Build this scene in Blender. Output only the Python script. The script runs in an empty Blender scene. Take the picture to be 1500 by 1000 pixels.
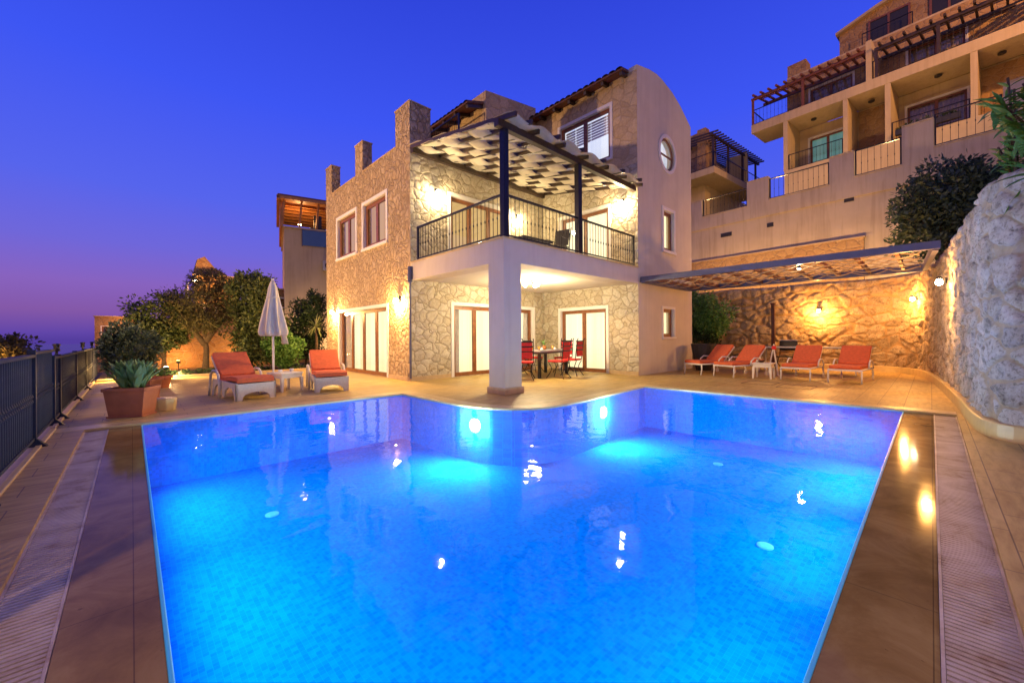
import bpy, bmesh, math, random
from mathutils import Vector, Matrix, noise
random.seed(7)
R=math.radians; PI=math.pi
sc=bpy.context.scene; COL=sc.collection

# ------------------------------------------------------------------ materials
MATS={}
class N:
    def __init__(s,name):
        m=bpy.data.materials.new(name); m.use_nodes=True; s.m=m; s.t=m.node_tree; s.t.nodes.clear()
        s.out=s.n('ShaderNodeOutputMaterial')
    def n(s,typ,**kw):
        x=s.t.nodes.new(typ)
        for k,v in kw.items():
            if k.startswith('_'): setattr(x,k[1:],v)
            else:
                x.inputs[k.replace('__',' ')].default_value=v
        return x
    def l(s,a,b): s.t.links.new(a,b)
    def coord(s,kind='Object',scale=(1,1,1),rot=(0,0,0)):
        tc=s.n('ShaderNodeTexCoord'); mp=s.n('ShaderNodeMapping'); mp.inputs['Scale'].default_value=scale; mp.inputs['Rotation'].default_value=rot
        s.l(tc.outputs[kind],mp.inputs['Vector']); return mp.outputs['Vector']
    def noise(s,vec,scale,detail=4,rough=.55,dist=0):
        x=s.n('ShaderNodeTexNoise',Scale=scale,Detail=detail,Roughness=rough,Distortion=dist)
        if vec is not None: s.l(vec,x.inputs['Vector'])
        return x
    def ramp(s,fac,stops,interp='LINEAR'):
        x=s.n('ShaderNodeValToRGB'); cr=x.color_ramp; cr.interpolation=interp
        while len(cr.elements)<len(stops): cr.elements.new(.5)
        for e,(p,c) in zip(cr.elements,stops):
            e.position=p; e.color=(c[0],c[1],c[2],1) if len(c)==3 else c
        s.l(fac,x.inputs['Fac']); return x.outputs['Color']
    def mix(s,f,a,b,mode='MIX'):
        x=s.n('ShaderNodeMix',_data_type='RGBA',_blend_type=mode)
        for sock,v in ((x.inputs[0],f),(x.inputs[6],a),(x.inputs[7],b)):
            if isinstance(v,(int,float)): sock.default_value=v
            elif isinstance(v,tuple): sock.default_value=(v[0],v[1],v[2],1)
            else: s.l(v,sock)
        return x.outputs[2]
    def math(s,op,a,b=0.,c=None):
        x=s.n('ShaderNodeMath',_operation=op)
        for i,v in enumerate((a,b) if c is None else (a,b,c)):
            if isinstance(v,(int,float)): x.inputs[i].default_value=v
            else: s.l(v,x.inputs[i])
        return x.outputs[0]
    def bump(s,h,strength=.5,dist=.02):
        x=s.n('ShaderNodeBump',Strength=strength,Distance=dist); s.l(h,x.inputs['Height']); return x.outputs['Normal']
    def bsdf(s,color,rough=.6,metal=0,normal=None,spec=.5,trans=None):
        x=s.n('ShaderNodeBsdfPrincipled')
        x.inputs['Metallic'].default_value=metal; x.inputs['Specular IOR Level'].default_value=spec
        for sock,v in ((x.inputs['Base Color'],color),(x.inputs['Roughness'],rough)):
            if isinstance(v,(int,float)): sock.default_value=v
            elif isinstance(v,tuple): sock.default_value=(v[0],v[1],v[2],1)
            else: s.l(v,sock)
        if normal is not None: s.l(normal,x.inputs['Normal'])
        return x
    def schlick(s,f0,normal=None):
        g=s.n('ShaderNodeNewGeometry'); d=s.n('ShaderNodeVectorMath',_operation='DOT_PRODUCT')
        s.l(g.outputs['Incoming'],d.inputs[0]); s.l(normal if normal is not None else g.outputs['Normal'],d.inputs[1])
        k=s.math('POWER',s.math('SUBTRACT',1.,s.math('ABSOLUTE',d.outputs['Value'])),5.)
        return s.math('ADD',s.math('MULTIPLY',k,1-f0),f0)
    def done(s,sh):
        s.l(sh.outputs[0],s.out.inputs['Surface']); MATS[s.m.name]=s.m; return s.m

def simple(name,col,rough=.6,metal=0,var=.15,sc_=6,bump=.1,bd=.01):
    q=N(name); v=q.coord(); nz=q.noise(v,sc_,5)
    c=q.ramp(nz.outputs['Fac'],[(.3,tuple(x*(1-var) for x in col)),(.7,tuple(min(1,x*(1+var)) for x in col))])
    nb=q.noise(v,sc_*8,3)
    return q.done(q.bsdf(c,rough,metal,q.bump(nb.outputs['Fac'],bump,bd)))

def plaster(name,col,stain=.3):
    q=N(name); v=q.coord(); n1=q.noise(v,1.6,5,.6); n2=q.noise(q.coord(scale=(3.5,3.5,.22)),1.6,5,.65,.4); n3=q.noise(v,45,4)
    c=q.ramp(n1.outputs['Fac'],[(.3,tuple(x*.9 for x in col)),(.7,col)])
    c=q.mix(stain,c,q.ramp(n2.outputs['Fac'],[(.36,(.45,.38,.3)),(.52,(1,1,1))]),'MULTIPLY')
    n4=q.noise(v,.7,3,.5); c=q.mix(stain*.6,c,q.ramp(n4.outputs['Fac'],[(.4,(.7,.64,.55)),(.55,(1,1,1))]),'MULTIPLY')
    h=q.math('ADD',n3.outputs['Fac'],q.math('MULTIPLY',n1.outputs['Fac'],1.5))
    return q.done(q.bsdf(c,.88,0,q.bump(h,.25,.008),.3))
def stone(name,scale,cols,mortar,mw=.05,bs=.7,bd=.03,blot=.35,dist=.25,zs=1.15,rough=.85):
    """irregular field stones set in mortar"""
    q=N(name); v=q.coord(scale=(1,1,zs))
    nz=q.noise(v,2.2,3)
    vm=q.n('ShaderNodeVectorMath',_operation='MULTIPLY_ADD'); q.l(nz.outputs['Color'],vm.inputs[0])
    vm.inputs[1].default_value=(dist,)*3; q.l(v,vm.inputs[2])
    vd=vm.outputs[0]
    ve=q.n('ShaderNodeTexVoronoi',_feature='DISTANCE_TO_EDGE',Scale=scale); q.l(vd,ve.inputs['Vector'])
    vc=q.n('ShaderNodeTexVoronoi',_feature='F1',Scale=scale); q.l(vd,vc.inputs['Vector'])
    sep=q.n('ShaderNodeSeparateColor'); q.l(vc.outputs['Color'],sep.inputs[0])
    k=len(cols); c=q.ramp(sep.outputs[0],[(i/(k-1) if k>1 else 0,cc) for i,cc in enumerate(cols)])
    n2=q.noise(v,14,6,.65); c=q.mix(blot,c,q.ramp(n2.outputs['Fac'],[(.3,(.35,.3,.24)),(.65,(1,1,1))]),'MULTIPLY')
    mk=q.ramp(ve.outputs['Distance'],[(mw*.45,(0,0,0)),(mw,(1,1,1))])
    c=q.mix(mk,mortar,c)
    dome=q.math('MULTIPLY',q.math('MINIMUM',ve.outputs['Distance'],.22),3.2)
    h=q.math('ADD',q.math('ADD',q.math('MULTIPLY',mk,.6),q.math('ADD',dome,q.math('MULTIPLY',sep.outputs[1],.5))),q.math('MULTIPLY',n2.outputs['Fac'],.8))
    n3=q.noise(v,60,3); h=q.math('ADD',h,q.math('MULTIPLY',n3.outputs['Fac'],.18))
    return q.done(q.bsdf(c,rough,0,q.bump(h,bs,bd),.3))

stone('veranda_stone',3.9,[(.5,.43,.31),(.57,.5,.37),(.46,.39,.28),(.59,.53,.41),(.52,.45,.33)],(.33,.27,.18),.035,.8,.03,.45,.32)
stone('facade_stone',6.4,[(.56,.42,.25),(.66,.5,.31),(.5,.36,.21),(.6,.45,.28)],(.42,.3,.17),.05,1.,.035,.65,.5,.8)
stone('hill_stone',3.2,[(.42,.25,.11),(.5,.32,.15),(.34,.19,.08)],(.42,.28,.15),.05,.7,.03,.4)
stone('tower_stone',3.2,[(.58,.43,.25),(.66,.5,.3),(.52,.38,.22)],(.48,.35,.2),.045,.7,.03,.4)
plaster('plaster',(.66,.59,.47),.1)
plaster('plaster_warm',(.56,.43,.26),.2)
plaster('plaster_terrace',(.54,.44,.32),.28)
simple('plaster_ceiling',(.7,.64,.54),.9,0,.03,2,.05,.01)
simple('surround_paint',(.72,.69,.66),.6,0,.03,4,.05)
simple('window_wood',(.2,.072,.025),.4,0,.25,9,.1)
simple('dark_wood',(.045,.026,.016),.5,0,.3,12,.2)
simple('red_wood',(.16,.05,.02),.55,0,.3,10,.2)
simple('slat_wood',(.36,.26,.16),.7,0,.2,6,.15)
simple('pine_wood',(.45,.2,.06),.55,0,.2,6,.15)
simple('roof_tile',(.16,.07,.035),.8,0,.4,8,.5,.03)
simple('black_iron',(.02,.02,.024),.35,.6,.2,20,.05)
simple('grey_paint_metal',(.022,.026,.045),.55,.0,.15,12,.05)
simple('steel_beam',(.09,.09,.15),.4,.2,.12,5,.05)
simple('white_paint',(.72,.7,.66),.4,0,.04,5,.03)
simple('orange_fabric',(.62,.13,.045),.85,0,.12,18,.3,.004)
simple('red_fabric',(.6,.02,.02),.8,0,.15,18,.2,.004)
simple('cream_wicker',(.62,.57,.48),.6,0,.1,30,.4,.006)
simple('terracotta',(.4,.13,.055),.7,0,.14,6,.1)
simple('soil',(.06,.04,.025),1,0,.4,12,.8,.03)
simple('bark',(.13,.085,.05),.9,0,.35,14,.9,.03)
simple('travertine_plinth',(.5,.36,.2),.6,0,.12,7,.15)
simple('travertine_coping',(.62,.46,.18),.35,0,.12,6,.12,.006)
simple('table_white',(.75,.72,.62),.35,0,.03,5,.02)
simple('ceramic',(.75,.75,.74),.15,0,.02,5,0)
simple('dark_plastic',(.025,.022,.022),.5,0,.2,15,.05)
simple('brown_metal',(.07,.025,.015),.45,.3,.2,10,.1)
simple('granite_top',(.3,.3,.32),.3,0,.2,30,.05)
simple('bare_hill',(.03,.028,.02),1,0,.4,.4,.5,.2)
simple('garden_soil',(.1,.065,.035),1,0,.4,5,.8,.04)
simple('rock',(.3,.24,.17),.95,0,.3,3,1,.08)
simple('umbrella_fabric',(.56,.51,.44),.8,0,.05,12,.3,.006)
simple('ac_metal',(.45,.43,.4),.5,0,.05,10,.02)
simple('glass_blue',(.05,.12,.25),.1,.3,.05,3,.0)

for nd in MATS['grey_paint_metal'].node_tree.nodes:
    if nd.type=='BSDF_PRINCIPLED': nd.inputs['Specular IOR Level'].default_value=.12
def leafmat(name,a,b,c):
    q=N(name); g=q.n('ShaderNodeNewGeometry')
    col=q.ramp(g.outputs['Random Per Island'],[(0,a),(.5,b),(1,c)])
    d=q.bsdf(col,.55,0,None,.35); t=q.n('ShaderNodeBsdfTranslucent'); q.l(col,t.inputs['Color'])
    mx=q.n('ShaderNodeMixShader',Fac=.25); q.l(d.outputs[0],mx.inputs[1]); q.l(t.outputs[0],mx.inputs[2]); return q.done(mx)
leafmat('leaf_olive',(.03,.05,.018),(.07,.1,.03),(.14,.16,.05))
leafmat('leaf_dark',(.012,.028,.01),(.03,.06,.02),(.06,.1,.035))
leafmat('leaf_green',(.05,.14,.025),(.1,.24,.05),(.2,.36,.1))
leafmat('leaf_grey',(.025,.045,.03),(.06,.1,.06),(.12,.17,.11))
leafmat('leaf_needle',(.05,.05,.02),(.11,.1,.035),(.17,.14,.05))
leafmat('leaf_succulent',(.09,.2,.06),(.17,.32,.11),(.26,.42,.18))
leafmat('leaf_yucca',(.12,.16,.05),(.25,.28,.1),(.4,.38,.16))

def emit(name,col,st,stripes=None):
    q=N(name); e=q.n('ShaderNodeEmission',Strength=st)
    e.inputs['Color'].default_value=(*col,1)
    return q.done(e)
emit('bulb_warm',(1,.72,.36),90); emit('bulb_white',(1,.86,.6),70); emit('bulb_pool',(.6,.9,1),40)
emit('bulb_small',(1,.8,.5),60)
def curtain(name,a,b,st,sc_=9.):
    q=N(name); v=q.coord()
    sp=q.n('ShaderNodeSeparateXYZ'); q.l(v,sp.inputs[0])
    u=q.math('ADD',sp.outputs[0],sp.outputs[1])
    cb=q.n('ShaderNodeCombineXYZ'); q.l(u,cb.inputs[0])
    nz=q.noise(cb.outputs[0],sc_,3,.6)
    c=q.ramp(nz.outputs['Fac'],[(.3,a),(.7,b)])
    e=q.n('ShaderNodeEmission',Strength=st); zz=q.ramp(q.math('MULTIPLY',q.math('FRACT',q.math('DIVIDE',sp.outputs[2],3.05)),1.),[(0.,(.85,.8,.7)),(.3,(1,1,1)),(.6,(1,1,1))]); c=q.mix(1.,c,zz,'MULTIPLY'); q.l(c,e.inputs['Color']); return q.done(e)
curtain('curtain_bright',(.97,.76,.38),(1,.93,.62),1.4,5.)
curtain('curtain_dim',(.85,.5,.16),(1,.66,.28),.7)
curtain('curtain_amber',(.7,.33,.08),(1,.6,.22),.75,9)
curtain('room_cool',(.42,.5,.75),(.95,.95,1),1.0,2.5)
curtain('room_teal',(.1,.28,.22),(.25,.42,.34),.5,2.5)
simple('curtain_grey',(.3,.22,.17),.9,0,.3,10,.4,.02)
simple('interior_grey',(.45,.4,.33),.9,0,.1,4,.1,.01)

def glass():
    q=N('window_glass'); f=q.schlick(.04); t=q.n('ShaderNodeBsdfTransparent'); g=q.n('ShaderNodeBsdfGlossy',Roughness=.02)
    mx=q.n('ShaderNodeMixShader'); q.l(f,mx.inputs[0]); q.l(t.outputs[0],mx.inputs[1]); q.l(g.outputs[0],mx.inputs[2]); q.done(mx)
glass()
def water():
    q=N('pool_water'); v=q.coord()
    n1=q.noise(v,2.2,2,.5,.6); n2=q.noise(v,9,2,.5)
    h=q.math('ADD',n1.outputs['Fac'],q.math('MULTIPLY',n2.outputs['Fac'],.12))
    b=q.bump(h,.085,.08)
    f=q.math('MULTIPLY',q.schlick(.02,b),.66)
    t=q.n('ShaderNodeBsdfTransparent'); t.inputs['Color'].default_value=(.78,.95,1,1)
    g=q.n('ShaderNodeBsdfGlossy',Roughness=.03); q.l(b,g.inputs['Normal'])
    mx=q.n('ShaderNodeMixShader'); q.l(f,mx.inputs[0]); q.l(t.outputs[0],mx.inputs[1]); q.l(g.outputs[0],mx.inputs[2]); q.done(mx)
water()
def mosaic(name,wall):
    q=N(name); tc=q.n('ShaderNodeTexCoord'); sp=q.n('ShaderNodeSeparateXYZ'); q.l(tc.outputs['Object'],sp.inputs[0])
    cb=q.n('ShaderNodeCombineXYZ')
    if wall: q.l(q.math('ADD',sp.outputs[0],sp.outputs[1]),cb.inputs[0]); q.l(sp.outputs[2],cb.inputs[1])
    else: q.l(sp.outputs[0],cb.inputs[0]); q.l(sp.outputs[1],cb.inputs[1])
    br=q.n('ShaderNodeTexBrick',_offset=0.,_squash=1.,Scale=1.,Mortar__Size=.0012,Mortar__Smooth=.2,Brick__Width=.035,Row__Height=.035)
    q.l(cb.outputs[0],br.inputs['Vector'])
    br.inputs['Color1'].default_value=(.0,.14,.64,1); br.inputs['Color2'].default_value=(.0,.205,.86,1); br.inputs['Mortar'].default_value=(.0,.24,.82,1)
    nz=q.noise(cb.outputs[0],1.3,3); c=q.mix(.35,br.outputs['Color'],q.ramp(nz.outputs['Fac'],[(.35,(.6,.75,.85)),(.65,(1,1,1))]),'MULTIPLY')
    q.done(q.bsdf(c,.9,0,None,0.))
mosaic('mosaic_floor',False); mosaic('mosaic_wall',True)
def paving(name,c1,c2,w,hgt,rough,grout=(.25,.17,.1),streak=.5,rot=0):
    q=N(name); v=q.coord(rot=(0,0,rot))
    br=q.n('ShaderNodeTexBrick',_offset=.5,Scale=1.,Mortar__Size=.004,Mortar__Smooth=.3,Brick__Width=w,Row__Height=hgt,Bias=0.)
    q.l(v,br.inputs['Vector']); br.inputs['Color1'].default_value=(*c1,1); br.inputs['Color2'].default_value=(*c2,1); br.inputs['Mortar'].default_value=(*grout,1)
    v2=q.coord(scale=(1,5,1),rot=(0,0,rot)); n1=q.noise(v2,3,6,.65,.4); n2=q.noise(v,.8,4)
    c=q.mix(streak,br.outputs['Color'],q.ramp(n1.outputs['Fac'],[(.3,(.62,.55,.45)),(.6,(1,1,1))]),'MULTIPLY')
    c=q.mix(.5,c,q.ramp(n2.outputs['Fac'],[(.3,(.7,.66,.6)),(.65,(1,1,1))]),'MULTIPLY')
    h=q.math('SUBTRACT',q.math('MULTIPLY',n1.outputs['Fac'],.4),q.math('MULTIPLY',br.outputs['Fac'],.6))
    rr=q.ramp(n2.outputs['Fac'],[(.3,(rough*.75,)*3),(.7,(min(1,rough*1.25),)*3)])
    q.done(q.bsdf(c,rr,0,q.bump(h,.3,.006),.45))
paving('travertine_paving',(.52,.36,.11),(.58,.42,.14),.6,.3,.5,grout=(.2,.13,.06),streak=.9)
def wet():
    q=N('wet_stone'); v=q.coord(); v2=q.coord(scale=(1,1,1)); n1=q.noise(v2,2.5,7,.68,.8); n2=q.noise(v,.9,4); n3=q.noise(v,22,4,.7)
    c=q.ramp(n1.outputs['Fac'],[(.25,(.2,.12,.03)),(.5,(.32,.2,.055)),(.75,(.46,.32,.1))])
    sp=q.ramp(n3.outputs['Fac'],[(.26,(.25,.2,.15)),(.33,(1,1,1))]); c=q.mix(.7,c,sp,'MULTIPLY')
    n4=q.noise(v,7,3,.5,.3)
    br=q.n('ShaderNodeTexBrick',_offset=0.,Scale=1.,Mortar__Size=.0025,Mortar__Smooth=.4,Brick__Width=1.2,Row__Height=1.2); q.l(v,br.inputs['Vector'])
    c=q.mix(q.math('MULTIPLY',br.outputs['Fac'],.6),c,(.05,.03,.02)); c=q.mix(.55,c,q.ramp(n2.outputs['Fac'],[(.35,(.55,.5,.42)),(.6,(1,1,1))]),'MULTIPLY')
    cc=q.bsdf(c,.09,0,q.bump(q.math('ADD',n2.outputs['Fac'],q.math('MULTIPLY',n4.outputs['Fac'],.12)),.12,.03),.07); q.done(cc)
wet()
def grate():
    q=N('grate_plastic'); v=q.coord(); n1=q.noise(v,3.5,6,.7,.6)
    c=q.ramp(n1.outputs['Fac'],[(.3,(.28,.17,.08)),(.46,(.5,.41,.28)),(.7,(.66,.59,.46))]); q.done(q.bsdf(c,.5,0,None,.4))
grate()
def gwall():
    """displaced boulder wall: stone or mortar by the mesh's own stone map"""
    q=N('boulder_wall'); at=q.n('ShaderNodeAttribute',_attribute_name='stone'); sp=q.n('ShaderNodeSeparateColor'); q.l(at.outputs['Color'],sp.inputs[0])
    v=q.coord(); n1=q.noise(v,7,8,.72,.5); n2=q.noise(v,28,6,.7)
    sc_=q.ramp(sp.outputs[1],[(0,(.38,.35,.31)),(.35,(.52,.49,.45)),(.7,(.6,.57,.53)),(1,(.47,.41,.34))])
    sc_=q.mix(.75,sc_,q.ramp(n1.outputs['Fac'],[(.36,(.3,.27,.23)),(.46,(.75,.72,.68)),(.6,(1,1,1))]),'MULTIPLY')
    sc_=q.mix(.6,sc_,q.ramp(n2.outputs['Fac'],[(.36,(.2,.18,.16)),(.48,(1,1,1))]),'MULTIPLY')
    mo=q.ramp(n1.outputs['Fac'],[(.3,(.36,.28,.19)),(.7,(.5,.41,.3))])
    c=q.mix(q.ramp(sp.outputs[0],[(.25,(0,0,0)),(.6,(1,1,1))]),mo,sc_)
    c=q.mix(sp.outputs[2],c,q.mix(1.,c,(.86,.7,.46),'MULTIPLY'))  # tint puts the lamps' orange light into the back wall's stone colour
    h=q.math('ADD',n1.outputs['Fac'],q.math('MULTIPLY',n2.outputs['Fac'],.5))
    q.done(q.bsdf(c,.9,0,q.bump(h,1.,.035),.25))
gwall()
def seamat():
    q=N('sea_water'); v=q.coord(); n1=q.noise(v,.05,4)
    q.done(q.bsdf((.02,.02,.06),.25,0,q.bump(n1.outputs['Fac'],.3,1.),.5))
seamat()

# ------------------------------------------------------------------ mesh builder
def tagp(o,label=None,cat=None,group=None,kind=None):
    if label: o['label']=label
    if cat: o['category']=cat
    if group: o['group']=group
    if kind: o['kind']=kind
    return o
class MB:
    def __init__(s,f=None): s.v=[];s.f=[];s.map=f
    def add(s,vs,fs):
        o=len(s.v)
        s.v+= [s.map(*p) if s.map else tuple(p) for p in vs]
        s.f+=[tuple(i+o for i in f) for f in fs]
    def box(s,x0,x1,y0,y1,z0,z1):
        s.add([(x0,y0,z0),(x1,y0,z0),(x1,y1,z0),(x0,y1,z0),(x0,y0,z1),(x1,y0,z1),(x1,y1,z1),(x0,y1,z1)],
              [(0,3,2,1),(4,5,6,7),(0,1,5,4),(1,2,6,5),(2,3,7,6),(3,0,4,7)])
    def hexa(s,b,t): s.add(list(b)+list(t),[(0,3,2,1),(4,5,6,7),(0,1,5,4),(1,2,6,5),(2,3,7,6),(3,0,4,7)])
    def bar(s,p,q,w,h,up=(0,0,1)):
        p,q=Vector(p),Vector(q); d=(q-p).normalized(); u=Vector(up)
        if abs(d.dot(u))>.98: u=Vector((1,0,0))
        a=d.cross(u).normalized()*w/2; b=a.cross(d).normalized()*h/2
        s.add([p-a-b,p+a-b,p+a+b,p-a+b,q-a-b,q+a-b,q+a+b,q-a+b],[(0,1,2,3),(7,6,5,4),(4,5,1,0),(5,6,2,1),(6,7,3,2),(7,4,0,3)])
    def tube(s,pts,r,n=8,cap=True):
        pts=[Vector(p) for p in pts]; rs=r if isinstance(r,(list,tuple)) else [r]*len(pts); o=[];L=[]
        pa=None
        for i,p in enumerate(pts):
            d=(pts[min(i+1,len(pts)-1)]-pts[max(i-1,0)]).normalized()
            if pa is None:
                u=Vector((0,0,1)) if abs(d.z)<.9 else Vector((1,0,0)); a=d.cross(u).normalized()
            else: a=(pa-d*pa.dot(d)).normalized()
            pa=a; b=d.cross(a)
            L+= [p+(a*math.cos(2*PI*k/n)+b*math.sin(2*PI*k/n))*rs[i] for k in range(n)]
        fs=[(i*n+k,i*n+(k+1)%n,(i+1)*n+(k+1)%n,(i+1)*n+k) for i in range(len(pts)-1) for k in range(n)]
        if cap: fs+=[tuple(range(n-1,-1,-1)),tuple((len(pts)-1)*n+k for k in range(n))]
        s.add(L,fs)
    def lathe(s,prof,c=(0,0,0),n=20,mod=None):
        L=[]
        for r,z in prof:
            for k in range(n):
                a=2*PI*k/n; rr=r*(mod(a,z) if mod else 1); L.append((c[0]+rr*math.cos(a),c[1]+rr*math.sin(a),c[2]+z))
        fs=[(i*n+k,i*n+(k+1)%n,(i+1)*n+(k+1)%n,(i+1)*n+k) for i in range(len(prof)-1) for k in range(n)]
        fs+=[tuple(range(n-1,-1,-1)),tuple((len(prof)-1)*n+k for k in range(n))]
        s.add(L,fs)
    def prism(s,pts,fn,a,b):
        """2-D outline pts extruded from a to b; fn(u,v,w)->xyz"""
        n=len(pts); s.add([fn(u,v,a) for u,v in pts]+[fn(u,v,b) for u,v in pts],
            [tuple(range(n-1,-1,-1)),tuple(range(n,2*n))]+[(i,(i+1)%n,n+(i+1)%n,n+i) for i in range(n)])
    def build(s,name,mat,parent=None,smooth=False,bevel=0,recalc=True,loc=None,rz=0):
        me=bpy.data.meshes.new(name); me.from_pydata(s.v,[],s.f)
        if recalc:
            bm=bmesh.new(); bm.from_mesh(me); bmesh.ops.recalc_face_normals(bm,faces=bm.faces); bm.to_mesh(me); bm.free()
        me.materials.append(MATS[mat])
        if smooth: me.polygons.foreach_set('use_smooth',[True]*len(me.polygons))
        o=bpy.data.objects.new(name,me); COL.objects.link(o)
        if parent: o.parent=parent
        if loc: o.location=loc
        if rz: o.rotation_euler=(0,0,rz)
        if bevel:
            m=o.modifiers.new('bevel','BEVEL'); m.width=bevel; m.segments=2; m.limit_method='ANGLE'; m.angle_limit=R(40)
            m.harden_normals=False
        return o
def thing(name,label,cat,loc=(0,0,0),rz=0,group=None):
    o=bpy.data.objects.new(name,None); o.empty_display_size=.2; COL.objects.link(o); o.location=loc; o.rotation_euler=(0,0,rz)
    return tagp(o,label,cat,group)
def copy_tree(o,parent=None,loc=None,rz=None,label=None,sub=None):
    c=o.copy(); COL.objects.link(c)
    if parent: c.parent=parent
    if loc is not None: c.location=loc
    if rz is not None: c.rotation_euler=(0,0,rz)
    if label: c['label']=label
    for ch in o.children:
        copy_tree(ch,c)
    return c
def lamp(name,kind,loc,power,col,parent=None,r=.05,rot=None,spot=None,blend=.5,size=None):
    d=bpy.data.lights.new(name,kind); d.energy=power; d.color=col
    if kind in('POINT','SPOT'): d.shadow_soft_size=r
    if kind=='SPOT': d.spot_size=R(spot); d.spot_blend=blend
    if kind=='AREA': d.shape='RECTANGLE'; d.size,d.size_y=size
    o=bpy.data.objects.new(name,d); COL.objects.link(o); o.location=loc
    if rot: o.rotation_euler=rot
    if parent: o.parent=parent
    return o
def struct(o): o['kind']='structure'; return o
AX=lambda X:(lambda u,w,z:(X+w,u,z))       # wall whose outside looks to -X
AY=lambda Y:(lambda u,w,z:(u,Y+w,z))       # wall whose outside looks to -Y

def wall(name,mat,parent,fn,u0,u1,z0,z1,holes=(),th=.25,bk=False):
    """flat wall with rectangular openings and their reveals; a real slab th thick"""
    m=MB(fn); us=sorted({u0,u1,*[h[0] for h in holes],*[h[1] for h in holes]}); zs=sorted({z0,z1,*[h[2] for h in holes],*[h[3] for h in holes]})
    inh=lambda a,b:any(h[0]<a<h[1] and h[2]<b<h[3] for h in holes)
    for a,b in zip(us,us[1:]):
        for c,d in zip(zs,zs[1:]):
            if inh((a+b)/2,(c+d)/2): continue
            m.add([(a,0,c),(b,0,c),(b,0,d),(a,0,d)],[(0,1,2,3)]); m.add([(a,th,c),(b,th,c),(b,th,d),(a,th,d)],[(3,2,1,0)])
    for h in holes:
        a,b,c,d=h
        m.add([(a,0,c),(a,th,c),(a,th,d),(a,0,d),(b,0,c),(b,th,c),(b,th,d),(b,0,d)],[(0,1,2,3),(7,6,5,4),(3,2,6,7),(0,4,5,1)])
    m.add([(u0,0,z0),(u1,0,z0),(u1,0,z1),(u0,0,z1),(u0,th,z0),(u1,th,z0),(u1,th,z1),(u0,th,z1)],[(3,2,6,7),(0,3,7,4),(1,5,6,2)])
    return m.build(name,mat,parent,recalc=False)

def opening(parent,name,fn,u0,u1,z0,z1,leaves,cur,frame='window_wood',sur=.09,inset=.08,fw=.11,glassm='window_glass',curoff=.05,label=None,ext=.27):
    """window or door unit filling a hole: frame is the part; surround, pane, curtain its sub-parts"""
    m=MB(fn); i=inset
    m.box(u0,u1,i,i+.05,z1-fw,z1); m.box(u0,u1,i,i+.05,z0,z0+fw)
    m.box(u0,u0+fw,i,i+.05,z0+fw,z1-fw); m.box(u1-fw,u1,i,i+.05,z0+fw,z1-fw)
    n=leaves; w=(u1-u0)/n
    for k in range(1,n): m.box(u0+k*w-fw*.6,u0+k*w+fw*.6,i+.003,i+.047,z0+fw,z1-fw)
    o=m.build(name,frame,parent)
    if label: o['label']=label
    if sur:
        s=MB(fn); p=-.025
        s.box(u0-sur,u1+sur,p,.02,z1,z1+sur); s.box(u0-sur,u0,p,.02,z0,z1); s.box(u1,u1+sur,p,.02,z0,z1)
        s.box(u0-.001,u0+.012,.0,i-.004,z0,z1-.012); s.box(u1-.012,u1+.001,.0,i-.004,z0,z1-.012); s.box(u0-.001,u1+.001,.0,i-.004,z1-.012,z1+.001)
        if z0>.3: s.box(u0-sur,u1+sur,p-.03,i-.004,z0-sur*.8,z0+.004)
        s.build('surround','surround_paint',o)
    for k in range(n):
        g=MB(fn); g.box(u0+k*w+fw*.7,u0+(k+1)*w-fw*.7,i+.022,i+.028,z0+fw,z1-fw); g.build('pane',glassm,o)
    c=MB(fn); v0,v1=u0-ext,u1+ext; N_=max(8,int((v1-v0)/.035)); j=i+.08+curoff+.05
    c.add([(v0+(v1-v0)*k/N_, j+.03*math.sin(k*1.15)+.012*math.sin(k*.37), z) for k in range(N_+1) for z in (z0+.01,z1-.01)],
          [(2*k,2*k+2,2*k+3,2*k+1) for k in range(N_)])
    c.build('curtain',cur,o,smooth=True,recalc=False)
    return o

def railing(name,label,cat,p,q,h,mat='black_iron',step=.12,post=(True,True),group=None,base=.06,posts=0):
    """straight iron railing from p to q (ground points)"""
    p,q=Vector(p),Vector(q); L=(q-p).length; d=(q-p); rz=math.atan2(d.y,d.x); sl=(q.z-p.z)/max(.01,Vector((d.x,d.y)).length)
    t=thing(name,label,cat,tuple(p),rz,group); H=Vector((d.x,d.y)).length
    m=MB(); m.bar((0,0,h),(H,0,h+sl*H),.05,.035); m.build('top_rail',mat,t)
    m=MB(); m.bar((0,0,base),(H,0,base+sl*H),.035,.025); m.build('bottom_rail',mat,t)
    ps=[x for x,f in ((.02,post[0]),(H-.02,post[1])) if f]+[H*(k+1)/(posts+1) for k in range(posts)]
    for x in ps:
        m=MB(); m.box(x-.022,x+.022,-.022,.022,sl*x-.02,sl*x+h+.015); m.build('post',mat,t)
    b=MB(); b.tube([(0,0,base),(0,0,h*.45)],.007,6); b.lathe([(.007,0),(.014,.02),(.014,.05),(.007,.07)],(0,0,h*.45),6); b.tube([(0,0,h*.45+.07),(0,0,h-.01)],.007,6)
    o=b.build('baluster',mat,t); n=max(2,int(H/step)); 
    for k in range(1,n):
        c=o if k==1 else o.copy()
        if k>1: COL.objects.link(c); c.parent=t
        c.location=(H*k/n,0,sl*H*k/n)
    return t

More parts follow.
